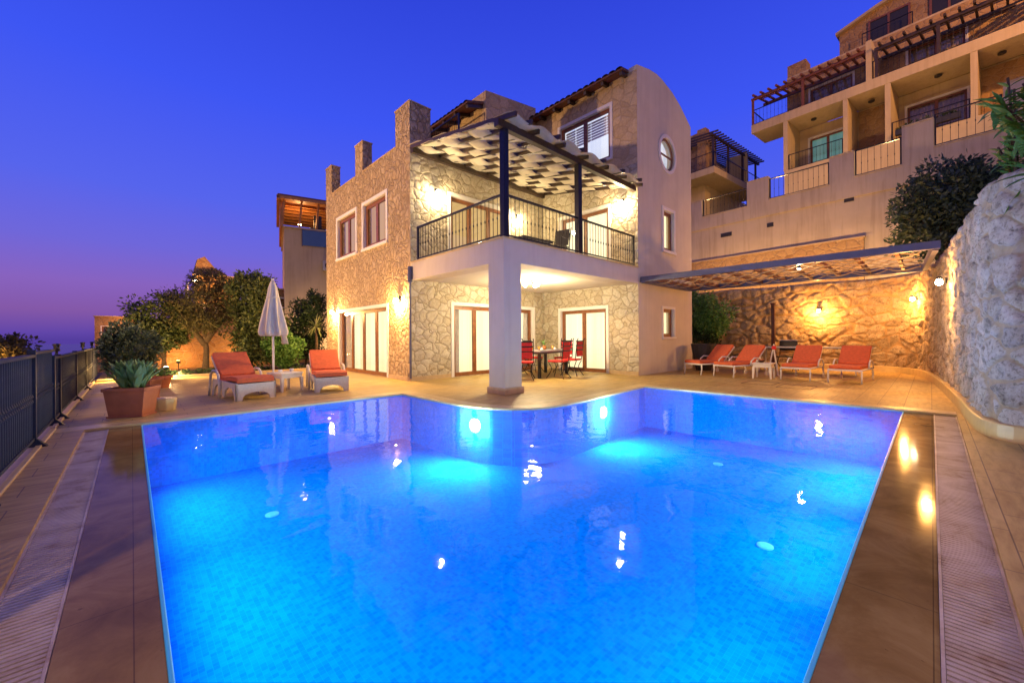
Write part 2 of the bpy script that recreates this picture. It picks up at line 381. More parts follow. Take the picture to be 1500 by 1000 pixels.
# ------------------------------------------------------------------ ground and pool
ZD=.03
WX0,WX1,WY0,WY1=-.434,8.22,-.235,7.3
NOTCH=[(3.9,7.3),(3.9,5.85),(3.92,5.45),(3.98,5.08),(4.1,4.76),(4.28,4.5),(4.52,4.31),(4.82,4.2),(5.2,4.16),(5.8,4.18),(8.22,4.38)]
HOLE=[(WX0,WY0),(WX1,WY0),(8.22,.3)]+[(8.22,4.38)]+NOTCH[::-1][1:]+[(.1,7.3),(WX0,WY1)]
OUT=[(-.69,-4),(9,-4),(17,-1.5),(17,6.2),(16.9,15.2),(-.69,15.2)]
def fill(outer,holes,z):
    bm=bmesh.new(); es=[]
    for loop in [outer]+holes:
        vs=[bm.verts.new((x,y,z)) for x,y in loop]
        es+=[bm.edges.new((vs[i],vs[(i+1)%len(vs)])) for i in range(len(vs))]
    bmesh.ops.triangle_fill(bm,use_beauty=True,use_dissolve=False,edges=es)
    return bm
def bmobj(bm,name,mat,parent=None):
    bmesh.ops.recalc_face_normals(bm,faces=bm.faces)
    me=bpy.data.meshes.new(name); bm.to_mesh(me); bm.free(); me.materials.append(MATS[mat]); o=bpy.data.objects.new(name,me); COL.objects.link(o)
    if parent: o.parent=parent
    return o
bm=fill(OUT,[HOLE],ZD)
for i in range(len(HOLE)):
    a,b=HOLE[i],HOLE[(i+1)%len(HOLE)]; zb_=.016 if min(a[0],b[0])>=.1 and min(a[1],b[1])>=.3 else -.12
    vs=[bm.verts.new((*a,ZD-.0001)),bm.verts.new((*b,ZD-.0001)),bm.verts.new((*b,zb_)),bm.verts.new((*a,zb_))]; bm.faces.new(vs)
struct(bmobj(bm,'pool_terrace','travertine_paving'))
# raised coping along the far pool edges, butted onto the paving
m=MB()
def strip(pts,w,z0,z1,m):
    n=len(pts); L=[];
    for i,p in enumerate(pts):
        a=Vector(pts[max(0,i-1)]);b=Vector(pts[min(n-1,i+1)]);d=(b-a).normalized();nn=Vector((-d.y,d.x))
        L.append((Vector(p)-nn*.004,Vector(p)+nn*w))
    for (a,b),(c,d) in zip(L,L[1:]): m.hexa([(*a,z0),(*c,z0),(*d,z0),(*b,z0)],[(*a,z1),(*c,z1),(*d,z1),(*b,z1)])
strip([(WX0-.26,7.3),(3.9,7.3)],.3,ZD-.03,ZD+.004,m)
m.box(3.896,4.2,5.9,7.6,ZD-.03,ZD+.0042)
strip([(3.9,5.9)]+NOTCH[2:],.28,ZD-.03,ZD+.004,m)
strip([(8.22,4.38+.28),(8.22,WY0)],.28,ZD-.03,ZD+.0046,m)
struct(m.build('pool_coping','travertine_coping',bevel=.004))
POOL=[(.1,.3),(8.22,.3),(8.22,4.38)]+NOTCH[::-1][1:]+[(.1,7.3)]
ZF=-.86
m=MB(); n=len(POOL)
lo=MB(); simple('inlet_blue',(.05,.42,.8),.5,0,.05,5,0)
for i in range(n):
    a,b=POOL[i],POOL[(i+1)%n]; top=-.006 if (i==0 or i==n-1) else .0155
    lo.add([(*a,ZF),(*b,ZF),(*b,top),(*a,top)],[(0,1,2,3)])
pool=thing('swimming_pool','blue mosaic swimming pool lit from under the water, L shaped','swimming pool')
pool['kind']='structure'
lo.build('pool_wall','mosaic_wall',pool,recalc=False)
bm=fill(POOL,[],ZF); bmobj(bm,'pool_floor','mosaic_floor',pool)
for x,y in ((1.15,5.2),(4.35,1.1),(6.6,2.3)):
    m=MB(); m.lathe([(.07,0),(.07,.012),(.05,.018),(.02,.018)],(x,y,ZF),20); m.build('floor_inlet','inlet_blue',pool)
# pool lip; its bright cyan colour stands in for light from the water
m=MB(); m.box(.084,.1,.3,7.3,-.05,.0035); m.box(.1,8.22,.284,.3,-.05,.0035); q=N('lip_lit_cyan'); q.done(q.bsdf((.1,.72,.9),.3)); m.build('pool_lip','lip_lit_cyan',pool,bevel=.004)
bm=fill([(.1,.3),(8.22,.3),(8.22,4.38)]+NOTCH[::-1][1:]+[(.1,7.3)],[],0.004)
struct(bmobj(bm,'pool_water','pool_water'))
# wet overflow stone, then drain grates
m=MB(); m.box(-.218,.083,WY0,7.3,-.12,0); m.box(.0835,8.22,-.016,.283,-.12,0.0002)
struct(m.build('overflow_edge','wet_stone'))
m=MB(); m.box(WX0,-.22,-.23,7.3,-.2,-.11); m.box(-.22,8.22,WY0,-.018,-.2,-.112); struct(m.build('drain_channel','soil'))
def grate_obj(label,horizontal):
    t=thing('drain_grate',label,'drain grate',(0,0,0),0,'white slatted overflow grates along the pool')
    m=MB(); L0,L1=(0.,7.29) if not horizontal else (0.1,8.21)
    k=L0; i=0
    while k<L1-.02:
        gap=.004 if i%60==59 else 0
        gap=.004 if i%40==39 else 0
        if horizontal: m.box(k,k+.019-gap,-.222,-.03,-.02,.001)
        else: m.box(-.421,-.232,k,k+.019-gap,-.02,.001)
        k+=.031; i+=1
    m.build('slats','grate_plastic',t)
    e=MB()
    for a in ((-.434,-.4225),(-.2305,-.2195)):
        if horizontal: pass
        else: e.box(a[0],a[1],L0,L1,-.03,.004)
    if horizontal:
        e.box(L0,L1,-.2345,-.2235,-.03,.004); e.box(L0,L1,-.0285,-.0175,-.03,.004)
    e.build('edge_rail','grate_plastic',t); return t
grate_obj('white slatted drain grate along the left side of the pool',False)
grate_obj('white slatted drain grate along the right side of the pool, toward the boulder wall',True)
# underwater lamps: two round niche lights, plus added strip sources on the near walls
def pool_lamp(x,y,rz,label,pw,glow=0):
    t=thing('pool_light',label,'pool light',(x,y,-.27),rz,'underwater pool lights')
    m=MB(lambda a,b,c:(c,a,b)); m.lathe([(.11,.001),(.11,.004),(.085,.006),(.085,.006)],(0,0,0),24); m.build('ring','ceramic',t)
    m=MB(lambda a,b,c:(c,a,b)); m.lathe([(.08,.007),(.06,.009),(.02,.01)],(0,0,0),24); m.build('lens','bulb_pool',t)
    lamp('underwater_lamp','AREA',(.012 if glow==0 else .04,0,0),pw,(.75,.92,1),t,rot=(0,R(-90 if glow else -62),0),size=(.14,.14) if glow else (.2,2.0)).data.spread=R(180 if glow else 125)
    if glow: lamp('underwater_glow','POINT',(.16,0,0),glow,(.75,.92,1),t,.09)
pool_lamp(3.985,5.06,R(192),'round underwater light on the curved pool wall below the veranda post',80,65)
pool_lamp(6.35,4.22,R(-93),'round underwater light on the pool wall below the dining area',80,65)
pool_lamp(.1,5.9,0,'added round underwater light on the left pool wall near the planter',52)
pool_lamp(.1,3.6,0,'added round underwater light on the left pool wall, middle one',46)
pool_lamp(.1,1.4,0,'added round underwater light on the left pool wall nearest the camera',36)
pool_lamp(2.2,.3,R(90),'added round underwater light on the right pool wall nearest the camera',36)
pool_lamp(4.6,.3,R(90),'added round underwater light on the right pool wall, middle one',46)
pool_lamp(7.0,.3,R(90),'added round underwater light on the right pool wall near the boulder wall',72)

# left kerb and parapet under the fence
m=MB(); m.box(-.735,-.69,-.5,7.58,0,.05); struct(m.build('kerb','travertine_coping',bevel=.006))
m=MB(); m.box(-1.0,-.735,-3,15.2,-1.2,.035); m.box(-.74,-.70,7.6,15.2,0,.06); struct(m.build('fence_footing','travertine_plinth',bevel=.006))
# ------------------------------------------------------------------ terrain and sea
def hz(x,y):
    if x<-1: z=-.5-(-1-x)*(.3 if x>-90 else .6)
    elif x<16.4: z=-1.6 if y<15 else -.4
    elif x<20.2: z=-.4+min(1,(x-16.4)/.2)*3.1
    else: z=min(6.4,2.7+(x-20.2)*0.5)
    if y>15.3:
        k=min(1,(y-15.3)/.3)
        if x<16.4: z= z+.35*k - max(0,y-22)*.22 + (max(0,x-2)*.12 if y>22 else 0)
    if x<16.4 and y<-3: z-=0
    z+= .3*noise.noise(Vector((x*.15,y*.15,0)))*min(1,max(0,abs(x-7)-14)*.1)
    return max(z,-70)
xs=[-2000,-400,-150,-100]+[-90+6*i for i in range(14)]+[-5,-3,-2,-1.05,-.95]+[2*i for i in range(1,9)]+[16.35,16.45,16.65,17.5,18.5,19.5,20.15,20.25]+[22+3*i for i in range(14)]+[90,140,300]
ys=[-80,-40,-20,-10,-5,0,5,10,13,15.25,15.35,15.7,17,19,21]+[23+3*i for i in range(20)]+[100,140,220,400]
V=[(x,y,hz(x,y)) for y in ys for x in xs]; nx=len(xs)
mm=MB(); mm.add(V,[(j*nx+i,j*nx+i+1,(j+1)*nx+i+1,(j+1)*nx+i) for j in range(len(ys)-1) for i in range(nx-1)])
struct(mm.build('hillside','bare_hill',recalc=False))
m=MB(); m.add([(-9000,-9000,-60),(9000,-9000,-60),(9000,9000,-60),(-9000,9000,-60)],[(0,1,2,3)]); struct(m.build('sea','sea_water',recalc=False))
m=MB(); m.box(-.69,16.3,15.2,19.2,-.3,.07); struct(m.build('garden_bed','garden_soil'))
m=MB(); m.box(-.68,4.9,15.12,15.2,-.1,.1); struct(m.build('bed_kerb','travertine_plinth',bevel=.01))

# ------------------------------------------------------------------ main villa
XA,YB,YA,XC,XE,YL=5.18,5.65,9.18,10.28,13.86,15.26; ZT,ZB=3.05,2.61
villa=thing('stone_villa','three storey stone villa with lit rooms and a corner balcony above the pool','house',(0,0,0))
# left stone facade (faces the terrace)
dL=(10.50,14.02,.04,2.02); w1=(12.58,14.14,3.86,5.2); w2=(10.5,12.02,3.86,5.2)
wall('facade_wall','facade_stone',villa,AX(XA),YA,YL,0,6.26,[dL,w1,w2],.3)
o=opening(villa,'folding_door',AX(XA),*dL,4,'curtain_bright')
opening(villa,'window',AX(XA),*w1,2,'curtain_amber',fw=.12); opening(villa,'window',AX(XA),*w2,2,'curtain_amber',fw=.12)
# veranda back wall and balcony wall above it
dV=(6.5,9.7,.04,2.04); dU=(6.42,8.6,3.1,5.08)
wall('veranda_wall','veranda_stone',villa,AY(YA),XA+.3,XC,0,6.06,[dV,dU],.25)
m=MB(); m.box(XA+.0,XA+.3,YA-.003,YA+.0,0,6.26); m.build('wall_return','veranda_stone',villa)
dd_=opening(villa,'sliding_door',AY(YA),*dV,4,'curtain_bright')
def drape(par,fn,a,b,z0,z1,mat='drape_cloth'):
    m=MB(fn); n=28; m.add([(a+(b-a)*k/n+(.06*(z-z0)*(1-k/n)),.185+.02*math.sin(k*1.4),z) for k in range(n+1) for z in (z0,z1)],[(2*k,2*k+2,2*k+3,2*k+1) for k in range(n)]); m.build('drape',mat,par,smooth=True,recalc=False)
simple('drape_cloth',(.55,.52,.48),.9,0,.15,8,.3,.01)
drape(dd_,AY(YA),6.5,6.82,.06,2.0); drape(dd_,AY(YA),9.35,9.7,.06,2.0); drape(o,AX(XA),13.45,14.1,.06,2.0); drape(o,AX(XA),10.35,10.75,.06,2.0); opening(villa,'balcony_door',AY(YA),*dU,3,'curtain_dim')
# side wall of the tall block
dR=(6.7,8.45,.04,1.98); dRU=(6.6,8.4,3.1,4.98); wU=(6.52,8.42,6.42,7.95)
wall('tall_block_wall','veranda_stone',villa,AX(XC),YB+.002,YA,0,6.0,[dR,dRU],.3)
wall('upper_wall','tower_stone',villa,AX(XC),YB+.002,12,6.0,8.62,[wU],.3)
opening(villa,'sliding_door',AX(XC),*dR,2,'curtain_bright'); opening(villa,'balcony_door',AX(XC),*dRU,2,'curtain_bright')
wo=opening(villa,'upper_window',AX(XC),*wU,2,'room_cool')
m=MB(AX(XC)); 
for k in range(7): m.box(6.6,8.34,.225,.24,7.85-.085*k-.06,7.85-.085*k)
m.build('roller_blind','surround_paint',wo)
# plaster gable wall with curved parapet top
prof=[(10.28,0),(13.9,0),(13.98,8.22),(13.6,8.42),(13.1,8.68),(12.5,8.88),(12.0,8.98),(11.5,9.0),(11.0,8.93),(10.28,8.74)]
gh=[(11.75,12.5,1.1,1.98),(11.82,12.52,3.78,5.02)]
# gable built from strips so the two windows and the round one are real openings
gm=MB(AY(YB)); cx_,cz_,ra=12.12,6.78,.50
def topz(u):
    P=[(10.28,8.74),(11.0,8.93),(11.5,9.0),(12.0,8.98),(12.5,8.88),(13.1,8.68),(13.6,8.42),(13.94,8.24)]
    for (a,b),(c,d) in zip(P,P[1:]):
        if a<=u<=c: return b+(d-b)*(u-a)/(c-a)
    return P[-1][1]
us=sorted({10.28,11.0,11.5,11.75,11.82,12.5,12.52,13.1,13.6,13.9,cx_-.66,cx_+.66})
for a,b in zip(us,us[1:]):
    mid=(a+b)/2; segs=[(0,None)]
    cuts=[(h[2],h[3]) for h in gh if h[0]<mid<h[1]]
    if abs(mid-cx_)<.66: cuts.append((cz_-.66,cz_+.66))
    z=0
    for c,d in sorted(cuts):
        gm.add([(a,0,z),(b,0,z),(b,0,c),(a,0,c)],[(0,1,2,3)]); z=d
    gm.add([(a,0,z),(b,0,z),(b,0,topz(b)),(a,0,topz(a))],[(0,1,2,3)])
    gm.add([(a,0,topz(a)),(b,0,topz(b)),(b,.25,topz(b)),(a,.25,topz(a))],[(0,1,2,3)])
    gm.add([(a,.25,5.8),(b,.25,5.8),(b,.25,topz(b)),(a,.25,topz(a))],[(3,2,1,0)])
ns=48
ring=[(cx_+ra*math.cos(2*PI*k/ns),cz_+ra*math.sin(2*PI*k/ns)) for k in range(ns)]
def sq(a):
    c,s_=math.cos(a),math.sin(a); f=.66/max(abs(c),abs(s_)); return (cx_+c*f,cz_+s_*f)
for k in range(ns):
    a,b=ring[k],ring[(k+1)%ns]; c,d=sq(2*PI*(k+1)/ns),sq(2*PI*k/ns)
    gm.add([(a[0],0,a[1]),(b[0],0,b[1]),(c[0],0,c[1]),(d[0],0,d[1])],[(0,1,2,3)])
    gm.add([(a[0],0,a[1]),(b[0],0,b[1]),(b[0],.25,b[1]),(a[0],.25,a[1])],[(0,1,2,3)])
for h in gh:
    a,b,c,d=h; gm.add([(a,0,c),(a,.25,c),(a,.25,d),(a,0,d),(b,0,c),(b,.25,c),(b,.25,d),(b,0,d)],[(0,1,2,3),(7,6,5,4),(3,2,6,7),(0,4,5,1)])
gm.add([(13.9,0,0),(13.9,6.35,0),(13.9,6.35,8.24),(13.9,0,8.24)],[(0,1,2,3)])
gm.add([(10.28,0,8.622),(10.28,.25,8.622),(10.28,.25,8.74),(10.28,0,8.74)],[(0,1,2,3)])
gm.build('gable_wall','plaster',villa,recalc=False)
opening(villa,'narrow_window',AY(YB),*gh[0],1,'curtain_bright',sur=.07,ext=.6); opening(villa,'narrow_window',AY(YB),*gh[1],1,'curtain_bright',sur=.1,ext=.6)
fr=MB(AY(YB))
def ringm(m,r0,r1,w0,w1):
    for k in range(ns):
        a0,a1=2*PI*k/ns,2*PI*(k+1)/ns
        P=lambda r,a,w:(cx_+r*math.cos(a),w,cz_+r*math.sin(a))
        m.hexa([P(r0,a0,w0),P(r1,a0,w0),P(r1,a1,w0),P(r0,a1,w0)],[P(r0,a0,w1),P(r1,a0,w1),P(r1,a1,w1),P(r0,a1,w1)])
ringm(fr,.43,.498,.05,.09); fr.box(cx_-.43,cx_+.43,.055,.085,cz_-.04,cz_+.01)
ro=fr.build('round_window','window_wood',villa)
s=MB(AY(YB)); ringm(s,.5,.6,-.03,.01); s.build('surround','surround_paint',ro)
g=MB(AY(YB)); g.prism([(cx_+.43*math.cos(2*PI*k/32),cz_+.43*math.sin(2*PI*k/32)) for k in range(32)],lambda u,v,w:(u,w,v),.068,.072); g.build('pane','window_glass',ro)
g=MB(AY(YB)); g.add([(11.3,.235,6.15),(13.3,.235,6.15),(13.3,.235,7.4),(11.3,.235,7.4)],[(0,1,2,3)]); g.build('room_light','room_cool',ro,recalc=False)
# balcony slab, beams, ceiling, post
m=MB(); m.box(XA,XC-.002,YB,YA-.004,ZB+.02,ZT-.02); m.build('balcony_slab','plaster_ceiling',villa)
m=MB(); m.box(XA-.003,XA+.46,YB-.003,YA-.006,ZB,ZT); m.box(XA+.46,XC-.004,YB-.003,YB+.46,ZB,ZT); m.box(XA+.0,XA+.46,YB+.0,YB+.46,.0,ZB); m.build('corner_post_and_beam','plaster',villa)
m=MB(); m.box(XA-.035,XA+.495,YB-.035,YB+.495,ZD,.16); m.build('post_base','travertine_plinth',villa,bevel=.008)
m=MB(); m.box(XA-.03,XC-.01,YB-.03,YB+.1,ZT,ZT+.025); m.box(XA-.03,XA+.1,YB+.1,YA-.01,ZT,ZT+.0252); m.build('balcony_edge','travertine_coping',villa)
# skirting
for b_ in ((XA-.02,XA-.001,YA-.02,10.40),(XA-.02,XA-.001,14.12,YL),(XA,6.4,YA-.022,YA-.004),(9.8,XC-.02,YA-.022,YA-.001),(XC-.02,XC-.001,8.55,YA-.02),(XC-.02,XC-.001,YB,6.6)):
    m=MB(); m.box(*b_,ZD,.14); m.build('skirting','travertine_plinth',villa)
# parapet merlons, roof deck
m=MB(); m.box(XA+.31,XC,YA+.26,YL-.31,5.9,6.05); m.box(XA+.3,XC+3.6,YL-.3,YL-.002,0,6.24); m.build('roof_deck','plaster_warm',villa)
for (a,b,zt) in ((YA,9.95,7.2),(12.05,12.62,7.2),(14.68,YL,7.28)):
    mm=MB(); mm.box(XA,XA+(.62 if a==YA else .3),a,b,6.26,zt); o=mm.build('merlon','facade_stone',villa)
    k=MB(); k.box(XA-.02,XA+(.64 if a==YA else .32),a-.02,b+.02,zt,zt+.03); k.build('merlon_cap','travertine_plinth',o)
m=MB()
for a,b in ((9.95,12.05),(12.62,14.68)): m.box(XA-.02,XA+.32,a,b,6.26,6.285)
m.box(XA+.62,XC,YA-.02,YA+.3,6.06,6.09); m.build('parapet_coping','travertine_plinth',villa)
m=MB(); m.box(XA+.3,XA+.62,YA,YA+.3,6.06,6.27); m.build('parapet_block','facade_stone',villa)
# top floor block behind with stair tower
m=MB(); m.hexa([(8.0,9.5,6.05),(10.27,9.5,6.05),(10.27,12,6.05),(8.0,12,6.05)],[(8.0,9.5,8.8),(10.27,9.5,9.12),(10.27,12,9.1),(8.0,12,8.8)]); m.build('stair_tower','tower_stone',villa)
m=MB(); m.box(8.35,10.2,12.05,14.8,6.05,8.25); m.build('top_floor_wall','plaster_warm',villa)
def tiled_roof(name,x0,x1,y0,y1,z0,z1,par):
    """pitched roof, low eave at x0 (z0) rising to x1 (z1), pantile rows run up the slope"""
    m=MB(); n=int((y1-y0)/.22); st=(y1-y0)/n
    base=[]
    for k in range(n):
        ya=y0+k*st
        for j in range(7):
            a0,a1=PI*j/7,PI*(j+1)/7
            p=lambda a,x,z:(x,ya+st/2-st/2*math.cos(a),z+.07*math.sin(a))
            m.add([p(a0,x0,z0),p(a1,x0,z0),p(a1,x1,z1),p(a0,x1,z1)],[(0,1,2,3)])
    m.hexa([(x0,y0,z0-.05),(x1,y0,z1-.05),(x1,y1,z1-.05),(x0,y1,z0-.05)],[(x0,y0,z0),(x1,y0,z1),(x1,y1,z1),(x0,y1,z0)])
    o=m.build(name,'roof_tile',par,recalc=False)
    nn=int((y1-y0)/.62)
    for k in range(nn+1):
        b=MB(); y=y0+.08+k*(y1-y0-.16)/nn; b.bar((x0+.05,y,z0-.1),(x0+1.0,y,z0-.1+(z1-z0)*.95/(x1-x0)),.09,.1); b.build('rafter','dark_wood',o)
    f=MB(); f.hexa([(x0+.02,y0+.01,z0-.055),(x1,y0+.01,z1-.055),(x1,y1-.01,z1-.055),(x0+.02,y1-.01,z0-.055)],[(x0+.02,y0+.01,z0-.052),(x1,y0+.01,z1-.052),(x1,y1-.01,z1-.052),(x0+.02,y1-.01,z0-.052)]); f.build('soffit_boards','red_wood',o)
    return o
tiled_roof('main_roof',9.93,11.9,5.9,12.2,8.62,8.98,villa)
m=MB(); m.hexa([(11.9,5.9,8.9),(13.9,5.9,8.2),(13.9,12.2,8.2),(11.9,12.2,8.9)],[(11.9,5.9,8.98),(13.9,5.9,8.26),(13.9,12.2,8.26),(11.9,12.2,8.98)]); m.box(10.28,13.9,11.7,12,0,8.3); m.build('rear_roof','roof_tile',villa)
tiled_roof('small_roof',7.35,8.9,9.6,14.9,8.25,8.75,villa)
m=MB(); m.box(XC+.6,XC+.62,YB+.3,11.6,0,8.3); m.box(XA+.9,XC,YA+.9,YA+.92,0,5.9); m.box(XA+.9,XA+.92,YA+.92,YL-.3,0,5.9); m.build('interior_wall','interior_grey',villa)
wall('top_floor_window_wall','tower_stone',villa,AX(8.1),12.05,14.9,6.05,8.3,[(12.4,13.5,7.0,8.1)],.2)
opening(villa,'small_window',AX(8.1),12.4,13.5,7.0,8.1,2,'curtain_grey',sur=.06)
railing('roof_terrace_railing','black railing on the roof terrace behind the corner merlon','railing',(7.2,9.8,6.9),(7.2,12.3,6.9),1.0)
# glazed blue downpipe bracket at the balcony corner
m=MB(); m.tube([(XA-.05,YA-.05,2.55),(XA-.05,YA-.05,2.95)],.06,10); m.tube([(XA-.05,YA-.05,.1),(XA-.05,YA-.05,2.55)],.03,8); m.build('downpipe','steel_beam',villa)
# balcony railings
railing('balcony_railing','black iron balcony railing above the left beam of the veranda','railing',(XA+.06,YA-.25,ZT+.025),(XA+.06,YB+.12,ZT+.025),.84,step=.125,post=(True,False),group='balcony railings of the villa')
railing('balcony_railing','black iron balcony railing between the corner post and the plaster gable','railing',(XA+.14,YB+.06,ZT+.025),(XC-.12,YB+.06,ZT+.025),.84,step=.115,post=(False,True),group='balcony railings of the villa',posts=1)

# ------------------------------------------------------------------ balcony pergola with woven canvas
per=thing('balcony_pergola','dark timber pergola over the balcony, woven with pale canvas strips','pergola',(0,0,0))
S0,S1=5.28,5.98   # height at front beam, at wall
for x,zt in ((5.26,5.2),(7.62,5.2)):
    m=MB(); m.box(x-.065,x+.065,YB-.005,YB+.12,ZT,zt); m.build('post','black_iron',per,bevel=.004)
m=MB(); m.bar((5.06,YB+.055,5.24),(10.2,YB+.055,5.24),.12,.14); m.build('front_beam','dark_wood',per)
m=MB(); m.bar((XA+.02,YA-.06,5.93),(XC-.05,YA-.06,5.93),.1,.13); m.build('wall_beam','dark_wood',per)
zr=lambda y:5.36+(6.02-5.36)*(y-YB)/(YA-.06-YB)
xr=[5.2+.423*k for k in range(13)]
for k,x in enumerate(xr):
    yf=5.3 if k in (0,1) or k%2 else 5.5
    m=MB(); m.bar((x,yf,zr(yf)),(x,YA-.03,zr(YA-.03)),.05,.085); m.build('rafter','dark_wood',per)
sw=.555; q=N('canvas'); v=q.coord(scale=(6,1,1)); nz=q.noise(v,9,4)
d_=q.bsdf(q.ramp(nz.outputs['Fac'],[(.3,(.6,.53,.4)),(.7,(.72,.65,.5))]),.9,0,q.bump(nz.outputs['Fac'],.4,.02)); t_=q.n('ShaderNodeBsdfTranslucent'); t_.inputs['Color'].default_value=(.6,.52,.4,1)
mx=q.n('ShaderNodeMixShader',Fac=.25); q.l(d_.outputs[0],mx.inputs[1]); q.l(t_.outputs[0],mx.inputs[2]); q.done(mx)
for j in range(7):
    y0=5.36+j*.545; m=MB(); nn=90; X0,X1=5.16,10.22
    for i in range(nn+1):
        x=X0+(X1-X0)*i/nn; ph=PI*(x-5.2)/.423+j*PI; off=(.046+.012*math.sin(j*2.3+i*.07))*math.cos(ph)
        for e in (0,1,2,3):
            yy=y0+sw*e/3+.008*math.sin(i*.5+j); m.v.append((x,yy,zr(yy)+off+.012*math.sin(e*1.7+i*.21)))
    for i in range(nn):
        for e in range(3): a=i*4+e; m.f.append((a,a+1,a+5,a+4))
    o=m.build('canvas_strip','canvas',per,smooth=True,recalc=False)
    md=o.modifiers.new('thickness','SOLIDIFY'); md.thickness=.006

# ------------------------------------------------------------------ lamps
WARM=(1,.56,.17); AMB=(1,.44,.1); WHT=(1,.76,.4)
def wall_lamp(label,loc,n,power,col=WARM,group=None,bulb='bulb_warm',double=True):
    """n = outward direction in plan"""
    rz=math.atan2(n[1],n[0]); t=thing('wall_lamp',label,'wall lamp',loc,rz,group)
    m=MB(); m.box(0,.02,-.05,.05,-.08,.08); m.tube([(.01,0,.02),(.07,0,.05),(.12,0,.04)],.01,8); m.build('bracket','black_iron',t)
    m=MB(); m.lathe([(.025,.06),(.035,.045),(.035,.03)],(.12,0,0),14); m.build('shade','black_iron',t)
    m=MB(); m.lathe([(.015,.03),(.05,.012),(.065,-.03),(.05,-.07),(.012,-.095)],(.12,0,0),14); m.build('bulb',bulb,t,smooth=True)
    lamp('glow','POINT',(.17,0,-.1),power,col,t,.05)
    return t
G1='wall lamps on the stone facade beside the folding door'
wall_lamp('glowing wall lamp left of the folding door, beside the yucca',(XA-.0,14.42,2.08),(-1,0),300,WARM,G1)
wall_lamp('glowing wall lamp between the folding door and the villa corner',(XA-.0,9.75,2.16),(-1,0),300,WARM,G1)
G2='wall lamps on the balcony'
wall_lamp('glowing wall lamp on the balcony left of the balcony door',(5.95,YA,5.05),(0,-1),120,WHT,G2,'bulb_white')
wall_lamp('glowing wall lamp on the balcony between the two doors, behind the corner post',(9.0,YA,5.0),(0,-1),100,WHT,G2,'bulb_white')
wall_lamp('glowing wall lamp on the balcony stone next to the plaster gable',(XC,6.12,5.0),(-1,0),110,WHT,G2,'bulb_white')
t=thing('balcony_lantern','small lit lantern on the balcony floor behind the railing','lantern',(6.9,8.2,ZT+.02))
m=MB(); m.box(-.05,.05,-.05,.05,0,.02); m.box(-.05,.05,-.05,.05,.17,.19)
for a in(-.045,.045):
    for b in (-.045,.045): m.box(a-.006,a+.006,b-.006,b+.006,.02,.17)
m.build('frame','black_iron',t); m=MB(); m.lathe([(.01,.04),(.03,.06),(.03,.11),(.01,.15)],(0,0,0),10); m.build('flame','bulb_small',t); lamp('glow','POINT',(0,0,.25),4,WHT,t,.03)
t=thing('ceiling_lamp','bright three armed ceiling lamp under the veranda slab','ceiling lamp',(7.67,7.25,ZB+.02))
m=MB(); m.lathe([(.07,0),(.07,-.03),(.02,-.05),(.02,-.09)],(0,0,0),16)
for k in range(3):
    a=k*2*PI/3+.4; m.tube([(0,0,-.07),(.12*math.cos(a),.12*math.sin(a),-.06),(.2*math.cos(a),.2*math.sin(a),-.08)],.008,6)
m.build('canopy_and_arms','black_iron',t)
for k in range(3):
    a=k*2*PI/3+.4; m=MB(); m.lathe([(.01,0),(.045,-.02),(.055,-.06),(.03,-.1),(.01,-.105)],(.2*math.cos(a),.2*math.sin(a),-.07),12); m.build('bulb','bulb_white',t,smooth=True)
lamp('glow','POINT',(0,0,-.3),330,WHT,t,.12)

# ------------------------------------------------------------------ curved boulder wall on the right
PATH=[(16.2,9.5),(16.2,6),(16.2,1.4),(16.12,.85),(15.8,.45),(15.1,.16),(13.5,-.06),(11.5,-.2),(9.0,-.33),(7.6,-.38),(6.95,-.42),(6.66,-.5),(6.5,-.68),(6.42,-1.0),(6.35,-2.6)]
def resample(P,fine):
    out=[];s=0
    for a,b in zip(P,P[1:]):
        a,b=Vector(a),Vector(b); L=(b-a).length; st=fine((a+b)/2); n=max(1,int(L/st))
        for i in range(n): out.append((a+(b-a)*i/n,s+L*i/n))
        s+=L
    out.append((Vector(P[-1]),s)); return out
